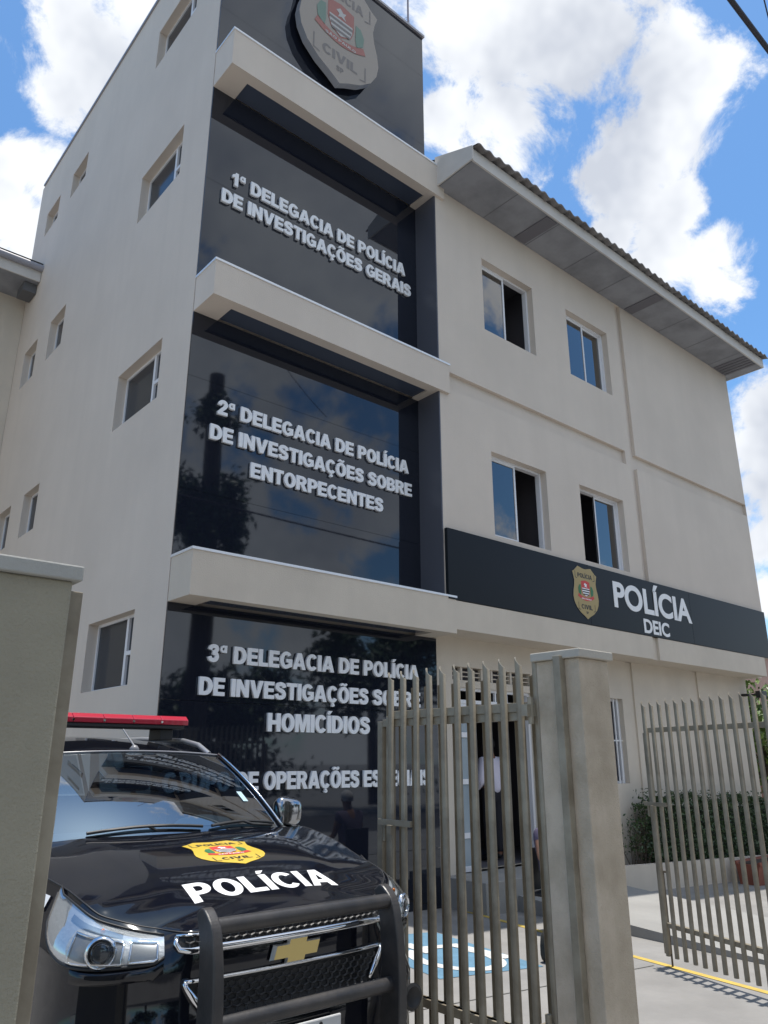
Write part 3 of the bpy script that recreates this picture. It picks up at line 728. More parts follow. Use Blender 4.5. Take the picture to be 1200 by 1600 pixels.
pillar('beige gate pillar carrying the leaf that stands open over the yellow line', 6.47, 6.73, 2.24, 2.50, 2.28, PILLAR, MATS['pale_cap'], (6.42, 6.467, 2.36, 2.405, -.3, 2.25))
mb = MB()
for z in (.52, 2.0):
    mb.box(3.30, 3.372, 2.66, 2.70, z - .03, z + .03); mb.tube([(3.345, 2.672, z - .07), (3.345, 2.672, z + .07)], .016, 10)
mb.build('hinge', GATE, p)

def bar_mesh(org, d, n, w, dep, z0, z1, slope_dir):
    """U-shaped upright, rounded towards n; its slanted top is high on the side slope_dir*d"""
    mb = MB(); d, n = Vector(d), Vector(n); org = Vector(org); t = .003
    prof = []
    k = 8
    for i in range(k + 1):
        a = pi * i / k; prof.append((-cos(a) * w / 2, dep * .35 + sin(a) * dep * .65))
    prof = [(-w / 2, 0)] + prof + [(w / 2, 0)]
    inner = [(u * (1 - 2 * t / w), v - t if v > .001 else 0) for u, v in prof]
    loop = prof + inner[::-1]
    def pos(u, v, z): return org + d * u + n * v + Vector((0, 0, z))
    lo = [mb.b.verts.new(pos(u, v, z0)) for u, v in loop]
    hi = [mb.b.verts.new(pos(u, v, z1 - .055 * (.5 - slope_dir * u / w))) for u, v in loop]
    m = len(loop)
    for i in range(m): j = (i + 1) % m; mb.b.faces.new((lo[i], lo[j], hi[j], hi[i]))
    h = len(prof)
    for i in range(h - 1):
        mb.b.faces.new((hi[i], hi[i + 1], hi[m - 2 - i], hi[m - 1 - i])); mb.b.faces.new((lo[i + 1], lo[i], lo[m - 1 - i], lo[m - 2 - i]))
    return mb
def gate_leaf(label, far, d, n, nb, pitch, z0, z1, rails, slope_dir, stile_z, latch=None, bolt=None, w=.042):
    """far: free end on the ground plan, d: unit direction from the free end to the hinge, n: the side the bars face"""
    d, n = Vector((*d, 0)), Vector((*n, 0)); far = Vector((*far, 0))
    o = thing('gate_leaf', label, 'gate leaf', (far.x, far.y, z0), 'open palisade gate leaves')
    L = (nb - 1) * pitch + .03
    def bx(mb, u0, u1, v0, v1, za, zb):
        P = [far + d * u + n * v for u in (u0, u1) for v in (v0, v1)]
        lo = [mb.b.verts.new(p + Vector((0, 0, za))) for p in P]; hi = [mb.b.verts.new(p + Vector((0, 0, zb))) for p in P]
        for a, b in ((0, 1), (1, 3), (3, 2), (2, 0)): mb.b.faces.new((lo[a], lo[b], hi[b], hi[a]))
        mb.b.faces.new((lo[0], lo[1], lo[3], lo[2])); mb.b.faces.new((hi[0], hi[1], hi[3], hi[2]))
    for za, zb in rails:
        mb = MB(); bx(mb, .02, L, -.042, -.002, za, zb); mb.build('rail', GATE, o, bevel=.002)
    mb = MB(); bx(mb, -.03, .018, -.042, -.002, z0 + .01, stile_z); mb.build('stile', GATE, o, bevel=.002)
    first = None
    for i in range(nb):
        if first is None:
            first = bar_mesh(far + d * .03, d, n, w, .026, z0, z1, slope_dir).build('bar', GATE, o, smooth=50)
        else:
            c = first.copy(); COL.objects.link(c); c.parent = o; c.location = d * (i * pitch)
    if latch:
        mb = MB(); bx(mb, -.05, .25, .032, .05, latch, latch + .035); bx(mb, .06, .1, .05, .075, latch - .05, latch + .005); mb.build('latch', GATE, o, bevel=.002)
        mb = MB(); bx(mb, -.055, -.03, -.045, .01, latch - .1, latch + .03); mb.build('lock_case', GATE, o, bevel=.008)
    if bolt:
        q = far + d * .0 + n * (-.055)
        mb = MB(); mb.tube([(q.x, q.y, bolt), (q.x, q.y, .75)], .009, 8); mb.tube([(q.x, q.y, .75), (q.x + .0, q.y - .06, .75)], .009, 8); mb.build('drop_bolt', mat('bolt_steel', (.10, .085, .07), .5, metal=.5), o)
    return o
gate_leaf('khaki palisade gate leaf hinged to the beige pillar, nearest the police car', (3.40, 3.89), (0, -1), (-1, 0), 11, .120, .2, 2.30, ((.42, .465), (2.0, 2.05)), -1, 2.02, 1.36)
gate_leaf('second leaf of the folding gate, folded back behind the first one', (3.455, 3.99), (.0, -1), (1, 0), 11, .1218, .2, 2.245, ((.42, .465), (1.955, 2.0)), 1, 1.99, w=.034)
a = radians(19)
gate_leaf('khaki palisade gate leaf standing open over the yellow line', (7.05, 4.24), (-sin(a), -cos(a)), (-cos(a), sin(a)), 17, .113, .06, 2.30, ((.29, .33), (2.0, 2.045)), -1, 2.0, 1.33, -.035)

# ------------------------------------------------------------ police car (x across, y backwards, world heights)
CX, CY, CZ = 2.13, 3.0, .135
PAINT = mat('navy_black_paint', (.005, .006, .011), .05, spec=.55, var=.3, vscale=12, var_col=(.009, .0095, .012))
CHROME = mat('chrome', (.75, .76, .78), .08, metal=1.0)
PLAST = mat('black_plastic', (.02, .02, .021), .5)
BULL = mat('bull_bar_black', (.022, .022, .024), .38, bump=.15, bscale=40, var=.3, var_col=(.05, .045, .042), vscale=7)
CGLASS = glass_mat('car_glass', (.34, .46, .55), .34)
LENS = glass_mat('lamp_lens', (.90, .92, .93), .42)
REFLECT = mat('lamp_reflector', (.40, .42, .44), .45, metal=.15, bump=.5, bscale=45)
CAR = thing('police_suv', 'black police SUV with red light bar, bull bar and yellow hood badge', 'police car', (CX, CY, CZ))
def W(x, y, z): return Vector((CX + x, CY + y, z))
CP = [(0, .075, 1.085), (.2, .077, 1.085), (.4, .09, 1.087), (.55, .115, 1.095), (.67, .165, 1.112), (.77, .235, 1.137), (.85, .315, 1.165), (.888, .43, 1.195), (.902, .64, 1.235), (.908, .95, 1.29),
      (.908, 1.3, 1.345), (.905, 1.7, 1.36), (.895, 2.4, 1.38), (.895, 3.2, 1.40), (.885, 4.0, 1.41), (.86, 4.5, 1.42), (.78, 4.78, 1.42), (.52, 4.87, 1.42), (0, 4.89, 1.42)]
SEG = 6
CT = catmull(CP, SEG); NC = len(CT)
KS = 10 * SEG            # contour index of the cowl (x .945, y 1.3)
def cnorm(i):
    a, b = CT[max(i - 1, 0)], CT[min(i + 1, NC - 1)]
    v = Vector((b[1] - a[1], -(b[0] - a[0]), 0)); v.normalize()
    if i == 0: v = Vector((0, -1, 0))
    if i == NC - 1: v = Vector((0, 1, 0))
    return v
def ins(i):
    """how far the shoulder line is drawn in (the lamps wrap over the front corner)"""
    i = int(min(i, NC - 1)); x, y, _ = CT[i]
    if y > 1.2: return -.008
    a = min(1, max(0, (x - .46) / .16)); b = min(1, max(0, (1.1 - y) / .6)); a = a * a * (3 - 2 * a); b = b * b * (3 - 2 * b)
    return -.008 - .085 * a * b
def lev(z, i):
    """how far the side bulges out at height z (contour index i)"""
    y = CT[i][1]; front = max(0, 1 - y / .9); zt = CT[i][2]
    if z > 1.0 and y < 1.2: t = min(1, (z - 1.0) / max(zt - 1.0, .01)); return .011 + (ins(i) - .011) * t ** 1.7
    pts = [(.28, -.10), (.36, -.03), (.46, .03 * front), (.60, .055 * front + .005), (.74, .05 * front + .008), (.80, .012 * front + .01), (.95, .012), (1.08, .006), (1.18, -.004), (1.45, -.012)]
    for (a, p), (b, q) in zip(pts, pts[1:]):
        if z <= b: t = max(0, (z - a) / (b - a)); return p + (q - p) * t
    return -.012
def wallp(i, z, off=0.0, side=1):
    """point of the body side at contour position i (may be fractional) and height z"""
    i0 = int(min(max(i, 0), NC - 1.001)); t = i - i0
    def at(k):
        x, y, _ = CT[k]; n = cnorm(k); o = lev(z, k) + off; return Vector((x + n.x * o, y + n.y * o, z))
    v = at(i0).lerp(at(i0 + 1), t); v.x = max(v.x, 0)
    return W(side * v.x, v.y, v.z)
def idx(x=None, y=None):
    for i in range(NC - 1):
        if x is not None and CT[i][1] < 1 and CT[i][0] <= x <= CT[i + 1][0]: return i + (x - CT[i][0]) / max(CT[i + 1][0] - CT[i][0], 1e-6)
        if y is not None and CT[i][0] > .6 and CT[i][1] <= y <= CT[i + 1][1]: return i + (y - CT[i][1]) / max(CT[i + 1][1] - CT[i][1], 1e-6)
    return 0
ZC = [(.07, 1.085), (.10, 1.11), (.15, 1.135), (.27, 1.183), (.42, 1.234), (.55, 1.272), (.8, 1.322), (1.0, 1.348), (1.2, 1.362), (1.35, 1.366)]
ZCS = catmull(ZC, 8)
def zc(y):
    for (a, p), (b, q) in zip(ZCS, ZCS[1:]):
        if y <= b: t = max(0, (y - a) / (b - a)); return p + (q - p) * t
    return ZC[-1][1]
def half_at(y):
    if y < 1.25: Q = [(CT[i][0] + cnorm(i).x * ins(i), CT[i][1] + cnorm(i).y * ins(i), CT[i][2]) for i in range(KS + 3)]
    else: Q = CT
    for a, b in zip(Q, Q[1:]):
        if a[1] <= y <= b[1]:
            t = (y - a[1]) / max(b[1] - a[1], 1e-6); return a[0] + (b[0] - a[0]) * t, a[2] + (b[2] - a[2]) * t
    return Q[0][0], Q[0][2]
def hood_z(x, y):
    xs, zs = half_at(y); u = min(abs(x) / max(xs, .01), 1)
    c = zc(y); z = zs + (c - zs) * (1 - u ** 2.6)
    g = lambda q: math.exp(-q * q)
    z += .009 * (1 / (1 + math.exp((abs(x) - (.44 + .12 * y)) / .022)) - .5) * min(1, y * 2.5) * (1 - u ** 8)   # raised centre panel
    return z
WHEELS = [(.895, .92), (.895, 3.77)]
mb = MB()
zl = [.28, .36, .46, .53, .60, .68, .74, .80, .88, .95, 1.02, 1.08]
for side in (1, -1):
    V = []
    for i in range(NC):
        zt = CT[i][2]; n = cnorm(i); col = []
        for z in zl + [None]:
            if z is None: p = Vector((max(CT[i][0] + n.x * ins(i), 0), CT[i][1] + n.y * ins(i), zt)); p = W(side * p.x, p.y, p.z)
            else: p = wallp(i, min(z, zt), 0, side)
            col.append(mb.b.verts.new(p))
        V.append(col)
    for i in range(NC - 1):
        for j in range(len(zl)):
            c = (V[i][j].co + V[i + 1][j + 1].co) / 2 - Vector((CX, CY, 0))
            if any(abs(abs(c.x) - .89) < .14 and math.hypot(c.y - wy, c.z - (CZ + .385)) < .43 for _, wy in WHEELS): continue
            mb.b.faces.new((V[i][j], V[i + 1][j], V[i + 1][j + 1], V[i][j + 1]))
# hood: rows across the car between the two shoulder lines
rows = []; nu = 28
for i in range(1, KS + 1):
    n = cnorm(i); y = CT[i][1] + n.y * ins(i); xs = CT[i][0] + n.x * ins(i)
    rows.append([W(xs * (2 * k / nu - 1), y + .0, (hood_z(xs * (2 * k / nu - 1), y) if 0 < k < nu else CT[i][2])) for k in range(nu + 1)])
mb.grid(rows)
# ledge under the side windows
for side in (1, -1):
    P = [[W(side * (CT[i][0] - .008 - q), CT[i][1] - (.06 if i > 16 * SEG else 0) * (q > 0), CT[i][2] + (.004 if q else 0)) for q in (0, .07)] for i in range(KS, 17 * SEG)]
    mb.grid(P)
mb.box(CX - .78, CX + .78, CY + 4.78, CY + 4.85, .5, 1.42)
body = mb.build('body', PAINT, CAR, smooth=38, weld=True)

# greenhouse
def ws(u, v):   # windshield: u across -1..1, v up 0..1
    xb, xt = .735, .60; yb, yt = 1.31 - .15 * (1 - u * u), 1.93 - .09 * (1 - u * u); zb, zt = 1.345 + .018 * (1 - u * u), 1.775 + .022 * (1 - u * u)
    x = u * (xb + (xt - xb) * v); b = .035 * 4 * v * (1 - v)
    return W(x, yb + (yt - yb) * v - b * .5, zb + (zt - zb) * v + b * .6)
mb = MB(); mb.grid([[ws(-1 + 2 * i / 24, j / 10) for i in range(25)] for j in range(11)]); wsh = mb.build('windshield', CGLASS, CAR, smooth=180)
def roofp(u, v):  # v: 0 front edge .. 1 rear
    y = 1.93 - .09 * (1 - u * u) + v * (4.55 - 1.93); w = .60 + .05 * min(1, v * 3) - .03 * max(0, v - .7)
    rise = .095 * sin(min(1, v * 2.2) * pi / 2) - .05 * max(0, v - .55) ** 1.3
    return W(u * w, y, 1.775 + .022 * (1 - u * u) + rise * (1 - .25 * u ** 4) + .02 * (1 - u * u) * min(1, v * 4))
mb = MB(); mb.grid([[roofp(-1 + 2 * i / 20, j / 16) for i in range(21)] for j in range(17)])
for s in (1, -1):   # A pillars
    P = []
    for j in range(11):
        a = ws(s, j / 10); P.append([a + Vector((-s * .006, .0, .006)), a + Vector((s * .028, .012, .008)), a + Vector((s * .055, .055, -.004)), a + Vector((s * .055, .10, -.02))])
    mb.grid(P)
def beltp(y):
    i = idx(y=y); x, q = half_at(y); return x - .075, q + .004
def sidep(y, v, s):
    x, z = beltp(y); vv = (y - 1.93) / (4.55 - 1.93); r = roofp(1, min(max(vv, 0), 1)); rx, rz = r.x - CX, r.z
    yy = y - .22 * v * (y > 4.2) ; return W(s * (x + (rx + .012 - x) * v), yy, z + (rz - z) * v)
for s in (1, -1):
    for ya, yb in ((2.72, 2.80), (3.62, 3.74), (4.42, 4.62)):
        mb.grid([[sidep(ya + (yb - ya) * q, v / 6, s) for q in (0, 1)] for v in range(7)])
    mb.grid([[sidep(y, v, s) + Vector((0, 0, .0)) for v in (.94, 1.0)] for y in [1.95 + .2 * k for k in range(14)]])
mb.grid([[W(u * .82, 4.74, 1.42), W(u * .62, 4.55, 1.80)] for u in (-1, -.95)]); mb.grid([[W(u * .82, 4.74, 1.42), W(u * .62, 4.55, 1.80)] for u in (.95, 1)])
mb.build('roof', PAINT, CAR, smooth=40)
def apil(y, s):   # front edge of the front door glass follows the A pillar
    v = min(max((y - 1.40) / (2.03 - 1.40), 0), 1); return v
for s in (1, -1):
    mb = MB(); P = []
    for k in range(9):
        y = 1.5 + (2.72 - 1.5) * k / 8
        top = min(1, max(.02, (y - 1.36) / .62)); P.append([sidep(y, .96 * top * q / 4, s) for q in range(5)])
    mb.grid(P); mb.build('side_window', CGLASS, CAR, smooth=180)
    for ya, yb in ((2.80, 3.62), (3.74, 4.42)):
        mb = MB(); mb.grid([[sidep(ya + (yb - ya) * k / 4, .96 * q / 4, s) for q in range(5)] for k in range(5)]); mb.build('side_window', CGLASS, CAR, smooth=180)
    mb = MB(); mb.tube([ws(s, j / 10) + Vector((s * .012, -.004, .012)) for j in range(11)], .007, 6); mb.build('pillar_trim', CHROME, CAR, smooth=180)
mb = MB(); mb.grid([[W(u * .76, 4.735, 1.44), W(u * .58, 4.56, 1.79)] for u in (-1, 0, 1)]); mb.build('rear_window', CGLASS, CAR)
mb = MB(); mb.tube([ws(-1 + 2 * i / 24, 1.0) + Vector((0, -.004, .004)) for i in range(25)], .006, 6); mb.build('windshield_seal', mat('seal_grey', (.25, .25, .27), .25), CAR, smooth=180)
# cowl, wipers, sticker
mb = MB(); mb.grid([[W(u * .80, 1.255 - .06 * (1 - u * u), hood_z(u * .8, 1.25) - .006 * (k == 0)) if k == 0 else ws(u, -.01) + Vector((0, .03, -.012)) for u in [-1 + i / 10 for i in range(21)]] for k in (0, 1)])
mb.build('cowl', PLAST, CAR, smooth=60)
for a, b in ((-.50, .12), (.18, .66)):
    mb = MB(); P = [ws((a + (b - a) * k / 8) / .72, .035 + .03 * sin(pi * k / 8)) + Vector((0, -.012, .012)) for k in range(9)]; mb.tube(P, .009, 6)
    mb.tube([W(b - .06, 1.2, 1.372), W((a + b) / 2 + .04, 1.19, 1.385), P[4]], .008, 6); mb.build('wiper', PLAST, CAR, smooth=60)
mb = MB(); mb.grid([[ws(.76 + .06 * i, .30 + .12 * j) + Vector((0, -.004, .003)) for i in (0, 1)] for j in (0, 1)]); mb.build('windshield_sticker', mat('sticker_blue', (.45, .62, .70), .4), CAR)
# cabin
mb = MB(); mb.grid([[W(u * .78, y, z) for u in (-1, -.5, 0, .5, 1)] for y, z in ((1.2, 1.33), (1.45, 1.37), (1.75, 1.35), (1.85, 1.22), (1.85, .75), (4.6, .75), (4.6, 1.35))])
for s in (1, -1): mb.grid([[W(s * .80, y, z) for z in (.75, 1.34)] for y in (1.3, 3, 4.65)])
cab = mb.build('cabin', mat('cabin_grey', (.05, .055, .06), .8), CAR)
mb = MB(); mb.lathe([(.02, 0), (.16, .0), (.18, .03), (.15, .055), (.05, .075), (.01, .078)], W(.36, 1.6, 1.345), 20); mb.build('instrument_hood', mat('dash_grey', (.10, .11, .115), .7), cab, smooth=60)
mb = MB(); c = W(.36, 1.92, 1.30); mb.tube([c + Vector((.185 * cos(q), .06 * sin(q), .175 * sin(q))) for q in [2 * pi * k / 28 for k in range(28)]], .014, 8, closed=True)
mb.tube([c + Vector((-.18, 0, 0)), c + Vector((0, -.04, -.02)), c + Vector((.18, 0, 0))], .016, 8); mb.tube([c + Vector((0, -.04, -.02)), c + Vector((0, -.3, -.1))], .03, 8); mb.build('steering_wheel', PLAST, cab, smooth=60)
SEATM = mat('blue_grey_seat', (.07, .13, .24), .85)
for sx in (-.37, .37):
    mb = MB(); mb.box(CX + sx - .25, CX + sx + .25, CY + 2.15, CY + 2.65, .8, 1.0); mb.box(CX + sx - .25, CX + sx + .25, CY + 2.62, CY + 2.78, 1.0, 1.5); mb.box(CX + sx - .13, CX + sx + .13, CY + 2.68, CY + 2.77, 1.53, 1.70)
    mb.build('seat', SEATM, cab, bevel=.05)
mb = MB(); mb.box(CX - .62, CX + .62, CY + 3.55, CY + 3.72, .9, 1.46); mb.build('rear_seat', SEATM, cab, bevel=.05)
mb = MB(); q = ws(0, .86); mb.box(q.x - .11, q.x + .11, q.y + .05, q.y + .075, q.z - .035, q.z + .03); mb.tube([q, q + Vector((0, .06, 0))], .01, 6); mb.build('rear_mirror', PLAST, cab, bevel=.01)

# seams between hood, wings and front
for s in (1, -1):
    mb = MB(); P = []
    for i in range(0, KS + 1):
        n = cnorm(i); P.append(W(s * max(0, CT[i][0] + n.x * ins(i)), CT[i][1] + n.y * ins(i), CT[i][2] - .002) + Vector((s * n.x, n.y, 0)) * .0015)
    mb.tube(P, .0035, 6); mb.build('hood_seam', BLACK, CAR, smooth=180)
# headlights
for side in (-1, 1):
    i0, i1 = idx(x=.575), idx(y=.62)
    nS, nZ = 24, 8
    def hz(t):
        i = i0 + (i1 - i0) * t; j = int(i); zt = CT[j][2] + (CT[min(j + 1, NC - 1)][2] - CT[j][2]) * (i - j)
        top = zt - .016 - .0 * t
        q = max(0, (t - .60) / .40); bot = 1.0 - .014 * math.exp(-((t - .42) / .25) ** 2) + (top - 1.0) * (1 - math.sqrt(max(0, 1 - q * q)))
        if t < .06: bot += .02 * (1 - t / .06)
        return bot, min(top, bot + .30) if t < .995 else bot + .02
    def hp(t, v, off):
        b, tp = hz(t); return wallp(i0 + (i1 - i0) * t, b + (tp - b) * v, off, side)
    mb = MB(); mb.grid([[hp(i / nS, j / nZ, .004) for j in range(nZ + 1)] for i in range(nS + 1)]); H = mb.build('headlight', REFLECT, CAR, smooth=180)
    mb = MB(); mb.grid([[hp(i / nS, j / nZ, .006 + .030 * min(1, 4 * (i / nS) + .2) * min(1, 4 * (1 - i / nS) + .1) * (4 * (j / nZ) * (1 - j / nZ)) ** .35) for j in range(nZ + 1)] for i in range(nS + 1)]); mb.build('lens', LENS, H, smooth=180)
    def ringat(t, v, r0, r1, m, name, dome=0):
        c = hp(t, v, .012); i = i0 + (i1 - i0) * t; n = cnorm(int(i)); n = Vector((side * n.x * .6, n.y, 0)).normalized(); u = n.cross(Vector((0, 0, 1))); w = Vector((0, 0, 1))
        mb = MB(); A = []
        prof = [(r1, 0), (r1, .012), ((r0 + r1) / 2, .018), (r0, .010), (r0, 0)] if r0 > 0 else [(r1, 0.0), (r1 * .93, .008), (r1 * .7, .014), (r1 * .35, .017), (.001, .018)]
        for r, h in prof: A.append([c + (u * cos(2 * pi * k / 28) + w * sin(2 * pi * k / 28)) * r + n * h for k in range(29)])
        mb.grid(A); return mb.build(name, m, H, smooth=60)
    ringat(.40, .38, .044, .060, CHROME, 'projector_ring'); ringat(.40, .38, 0, .044, mat('projector_glass', (.03, .035, .045), .03, coat=1), 'projector')
    ringat(.40, .38, .031, .036, CHROME, 'projector_ring')
    # dark bowl round the projector and the inner bowl
    for a, b, v0, v1, nm in ((.26, .64, .06, .66, 'outer_bowl'), (.04, .21, .08, .72, 'inner_bowl')):
        mb = MB(); mb.grid([[hp(a + (b - a) * i / 8, v0 + (v1 - v0) * j / 6, .0065) for j in range(7)] for i in range(9)]); mb.build(nm, mat('lamp_bowl_dark', (.20, .21, .22), .3, metal=.3), H, smooth=180)
        mb = MB(); P = [hp(a + (b - a) * i / 8, v0, .010) for i in range(9)] + [hp(b, v0 + (v1 - v0) * j / 6, .010) for j in range(1, 7)] + [hp(b - (b - a) * i / 8, v1, .010) for i in range(1, 9)] + [hp(a, v1 - (v1 - v0) * j / 6, .010) for j in range(1, 6)]
        mb.tube(P, .005, 6, closed=True); mb.build('bowl_trim', CHROME, H, smooth=180)
    mb = MB(); mb.grid([[hp(.28 + .50 * i / 10, .77 + .10 * j, .009) for j in (0, 1)] for i in range(11)]); mb.build('signal_strip', mat('signal_dark', (.16, .18, .2), .15, metal=.5), H)
    mb = MB(); c = hp(.43, .84, .014); mb.lathe([(.002, -.006), (.008, -.005), (.010, 0), (.007, .005), (.002, .006)], c, 10, 'y'); mb.build('signal_bulb', mat('amber_bulb', (.55, .16, .02), .2), H, smooth=60)
    mb = MB(); P = [hp(i / nS, 0, .008) + Vector((0, 0, -.004)) for i in range(nS + 1)]; mb.tube(P, .006, 6); mb.tube([hp(i / nS, 1, .008) + Vector((0, 0, .002)) for i in range(nS + 1)], .004, 6); mb.build('lamp_gasket', PLAST, H, smooth=180)
    # moulded ledge under the lamp
    mb = MB(); P = []
    for i in range(13):
        t = i / 12 * .62; b, _ = hz(t); i_ = i0 + (i1 - i0) * t; e = sin(pi * min(1, i / 12 * 1.02)) ** .5
        P.append([wallp(i_, b - .012, .002, side), wallp(i_, b - .022, .022 * e + .002, side), wallp(i_, b - .05, .014 * e + .001, side), wallp(i_, b - .062, .0, side)])
    mb.grid(P); mb.build('lamp_ledge', PAINT, CAR, smooth=180)
    # white flank stripe behind the lamp
    mb = MB(); ia, ib = idx(y=.66), idx(y=1.28)
    mb.grid([[wallp(ia + (ib - ia) * i / 20, 1.14 + .05 * i / 20 + .055 * j, .003, side) for j in (0, 1)] for i in range(21)]); mb.build('flank_stripe', WHITE, CAR, smooth=180)
    # fog lamp
    mb = MB(); mb.lathe([(.055, -.01), (.06, -.03), (.045, -.035), (.03, -.02), (.002, -.018)], wallp(idx(x=.70), .66, .012, side), 18, 'y'); mb.build('fog_lamp', PLAST, CAR, smooth=60)

# grille: upper slot, painted band with emblem, lower mesh
def front(x, z, off=0.0):
    s = 1 if x >= 0 else -1; return wallp(idx(x=min(abs(x), .93)), z, off, s)
def patch(mb, xs, zs, off): mb.grid([[front(x, z, off) for z in zs] for x in xs])
def lin(a, b, n): return [a + (b - a) * i / n for i in range(n + 1)]
MESHB = mat('grille_black', (.012, .012, .013), .5)
mb = MB(); patch(mb, lin(-.52, .52, 20), lin(1.04, 1.074, 2), .003); up = mb.build('upper_grille', MESHB, CAR, smooth=180)
def honey(mb, x0, x1, z0, z1, r, off, keep=lambda x, z: True):
    k = 0; z = z0
    while z <= z1:
        x = x0 + (r * .9 if k % 2 else 0)
        while x <= x1:
            if keep(x, z):
                o = [(x + r * cos(pi / 3 * q + pi / 6) * 1.0, z + r * .62 * sin(pi / 3 * q + pi / 6)) for q in range(6)]
                n_ = [(x + r * .76 * cos(pi / 3 * q + pi / 6), z + r * .62 * .72 * sin(pi / 3 * q + pi / 6)) for q in range(6)]
                for q in range(6):
                    w = (q + 1) % 6
                    mb.quad(front(*o[q], off), front(*o[w], off), front(*n_[w], off - .006), front(*n_[q], off - .006))
            x += r * 1.8
        z += r * .95; k += 1
MESHG = mat('grille_mesh_plastic', (.035, .035, .037), .35)
mb = MB(); honey(mb, -.50, .50, 1.046, 1.072, .021, .014); mb.build('grille_mesh', MESHG, up)
mb = MB()
P = [(-.53, 1.075), (-.535, 1.055), (-.52, 1.035), (-.48, 1.028)] + [(x, 1.026) for x in lin(-.4, .4, 12)] + [(.48, 1.028), (.52, 1.035), (.535, 1.055), (.53, 1.075)]
mb.tube([front(x, z + (.004 if abs(x) < .45 else 0), .014) for x, z in P], [.011] * 3 + [.014] + [.0175] * 13 + [.014] + [.011] * 3, 8)
mb.tube([front(x, 1.080, .008) for x in lin(-.53, .53, 24)], .006, 6); mb.build('grille_chrome', CHROME, up, smooth=180)
LG = lambda z: .40 + .10 * min(1, max(0, (z - .785) / .13))
mb = MB(); zz = lin(.785, .915, 4); mb.grid([[front(u * LG(z), z, .0035) for z in zz] for u in lin(-1, 1, 20)]); lo = mb.build('lower_grille', MESHB, CAR, smooth=180)
mb = MB(); honey(mb, -.47, .47, .80, .905, .024, .014, lambda x, z: abs(x) < LG(z) - .03); mb.build('grille_mesh', MESHG, lo)
mb = MB(); mb.tube([front(x, .922, .012) for x in lin(-.50, .50, 24)], .0085, 8)
for s in (-1, 1): mb.tube([front(s * LG(z), z, .016) for z in lin(.922, .80, 6)], [.009, .011, .014, .016, .014, .011, .007], 8)
mb.build('grille_chrome', CHROME, lo, smooth=180)
mb = MB(); EM = [(-.115, -.026), (-.045, -.026), (-.05, -.045), (.035, -.045), (.04, -.026), (.10, -.026), (.115, .026), (.045, .026), (.05, .045), (-.035, .045), (-.04, .026), (-.10, .026)]
EM = [(x * 1.14, z * 1.12) for x, z in EM]
c0 = front(0, .975, .012)
A = [Vector((c0.x + x, c0.y, c0.z + z)) for x, z in EM]; B = [Vector((c0.x + x * .9, c0.y - .016, c0.z + z * .84)) for x, z in EM]
for i in range(12): j = (i + 1) % 12; mb.quad(A[i], A[j], B[j], B[i])
em = mb.build('grille_emblem', mat('satin_chrome', (.62, .62, .60), .28, metal=.7), CAR)
mb = MB(); mb.b.faces.new([mb.b.verts.new(v + Vector((0, -.0005, 0))) for v in B]); mb.build('emblem_face', mat('emblem_gold', (.62, .49, .20), .3, metal=.7, bump=.1), em)
# bumper details, number plate
mb = MB(); patch(mb, lin(-.55, .55, 20), lin(.50, .58, 2), .004); mb.build('bumper_intake', MESHB, CAR, smooth=180)
mb = MB(); patch(mb, lin(-.42, .42, 20), lin(.735, .752, 2), .006); mb.build('bumper_trim', mat('satin_silver', (.45, .44, .42), .35, metal=.6), CAR, smooth=180)
pl = front(0, .66, .03)
mb = MB(); mb.box(pl.x - .20, pl.x + .20, pl.y - .012, pl.y, .605, .715); P_ = mb.build('number_plate', mat('plate_grey', (.55, .56, .57), .4), CAR, bevel=.006)
mb = MB(); mb.lathe([(.008, -.016), (.008, -.012)], (pl.x + .09, pl.y, .695), 8, 'y'); mb.lathe([(.008, -.016), (.008, -.012)], (pl.x - .09, pl.y, .695), 8, 'y'); mb.build('plate_screw', BLACK, P_)

# bull bar
prof = catmull([(.03, 1.17), (-.015, 1.195), (-.065, 1.17), (-.105, 1.12), (-.135, 1.0), (-.15, .85), (-.15, .65), (-.14, .42)], 5) + [(-.02, .42)] + catmull([(-.02, .7), (-.02, .95), (-.005, 1.08), (.02, 1.15)], 5)
bb = bpy.data.objects.new('bull_bar', None); COL.objects.link(bb); bb.parent = CAR
for x0, x1 in ((-.498, -.452), (.419, .465)):
    mb = MB(); mb.prism(prof, lambda u, v, d: W(d, u, v), x0, x1); mb.build('upright', BULL, bb, bevel=.010)
for z, y in ((1.13, -.06), (.80, -.085)):
    mb = MB(); mb.tube([W(x, y, z) for x in (-.455, -.2, .1, .425)], .031, 18); mb.build('cross_tube', BULL, bb, smooth=60)
# hood badge and word, laid on the hood
def onhood(u, v, d): return W(u, v, hood_z(u, v) + .0018 + d)
badge(CAR, lambda u, v, d: onhood(u + .01, .51 + v, d), .38, .37, YELLOW, 0.0, None, .0009, cut=3)
mb = MB(); text_into(mb, 'POLÍCIA', -.385, .385, .255, .135, 0, lambda u, v, d: onhood(u, v, d), flat=True, cut=3); mb.build('hood_word', WHITE, CAR)
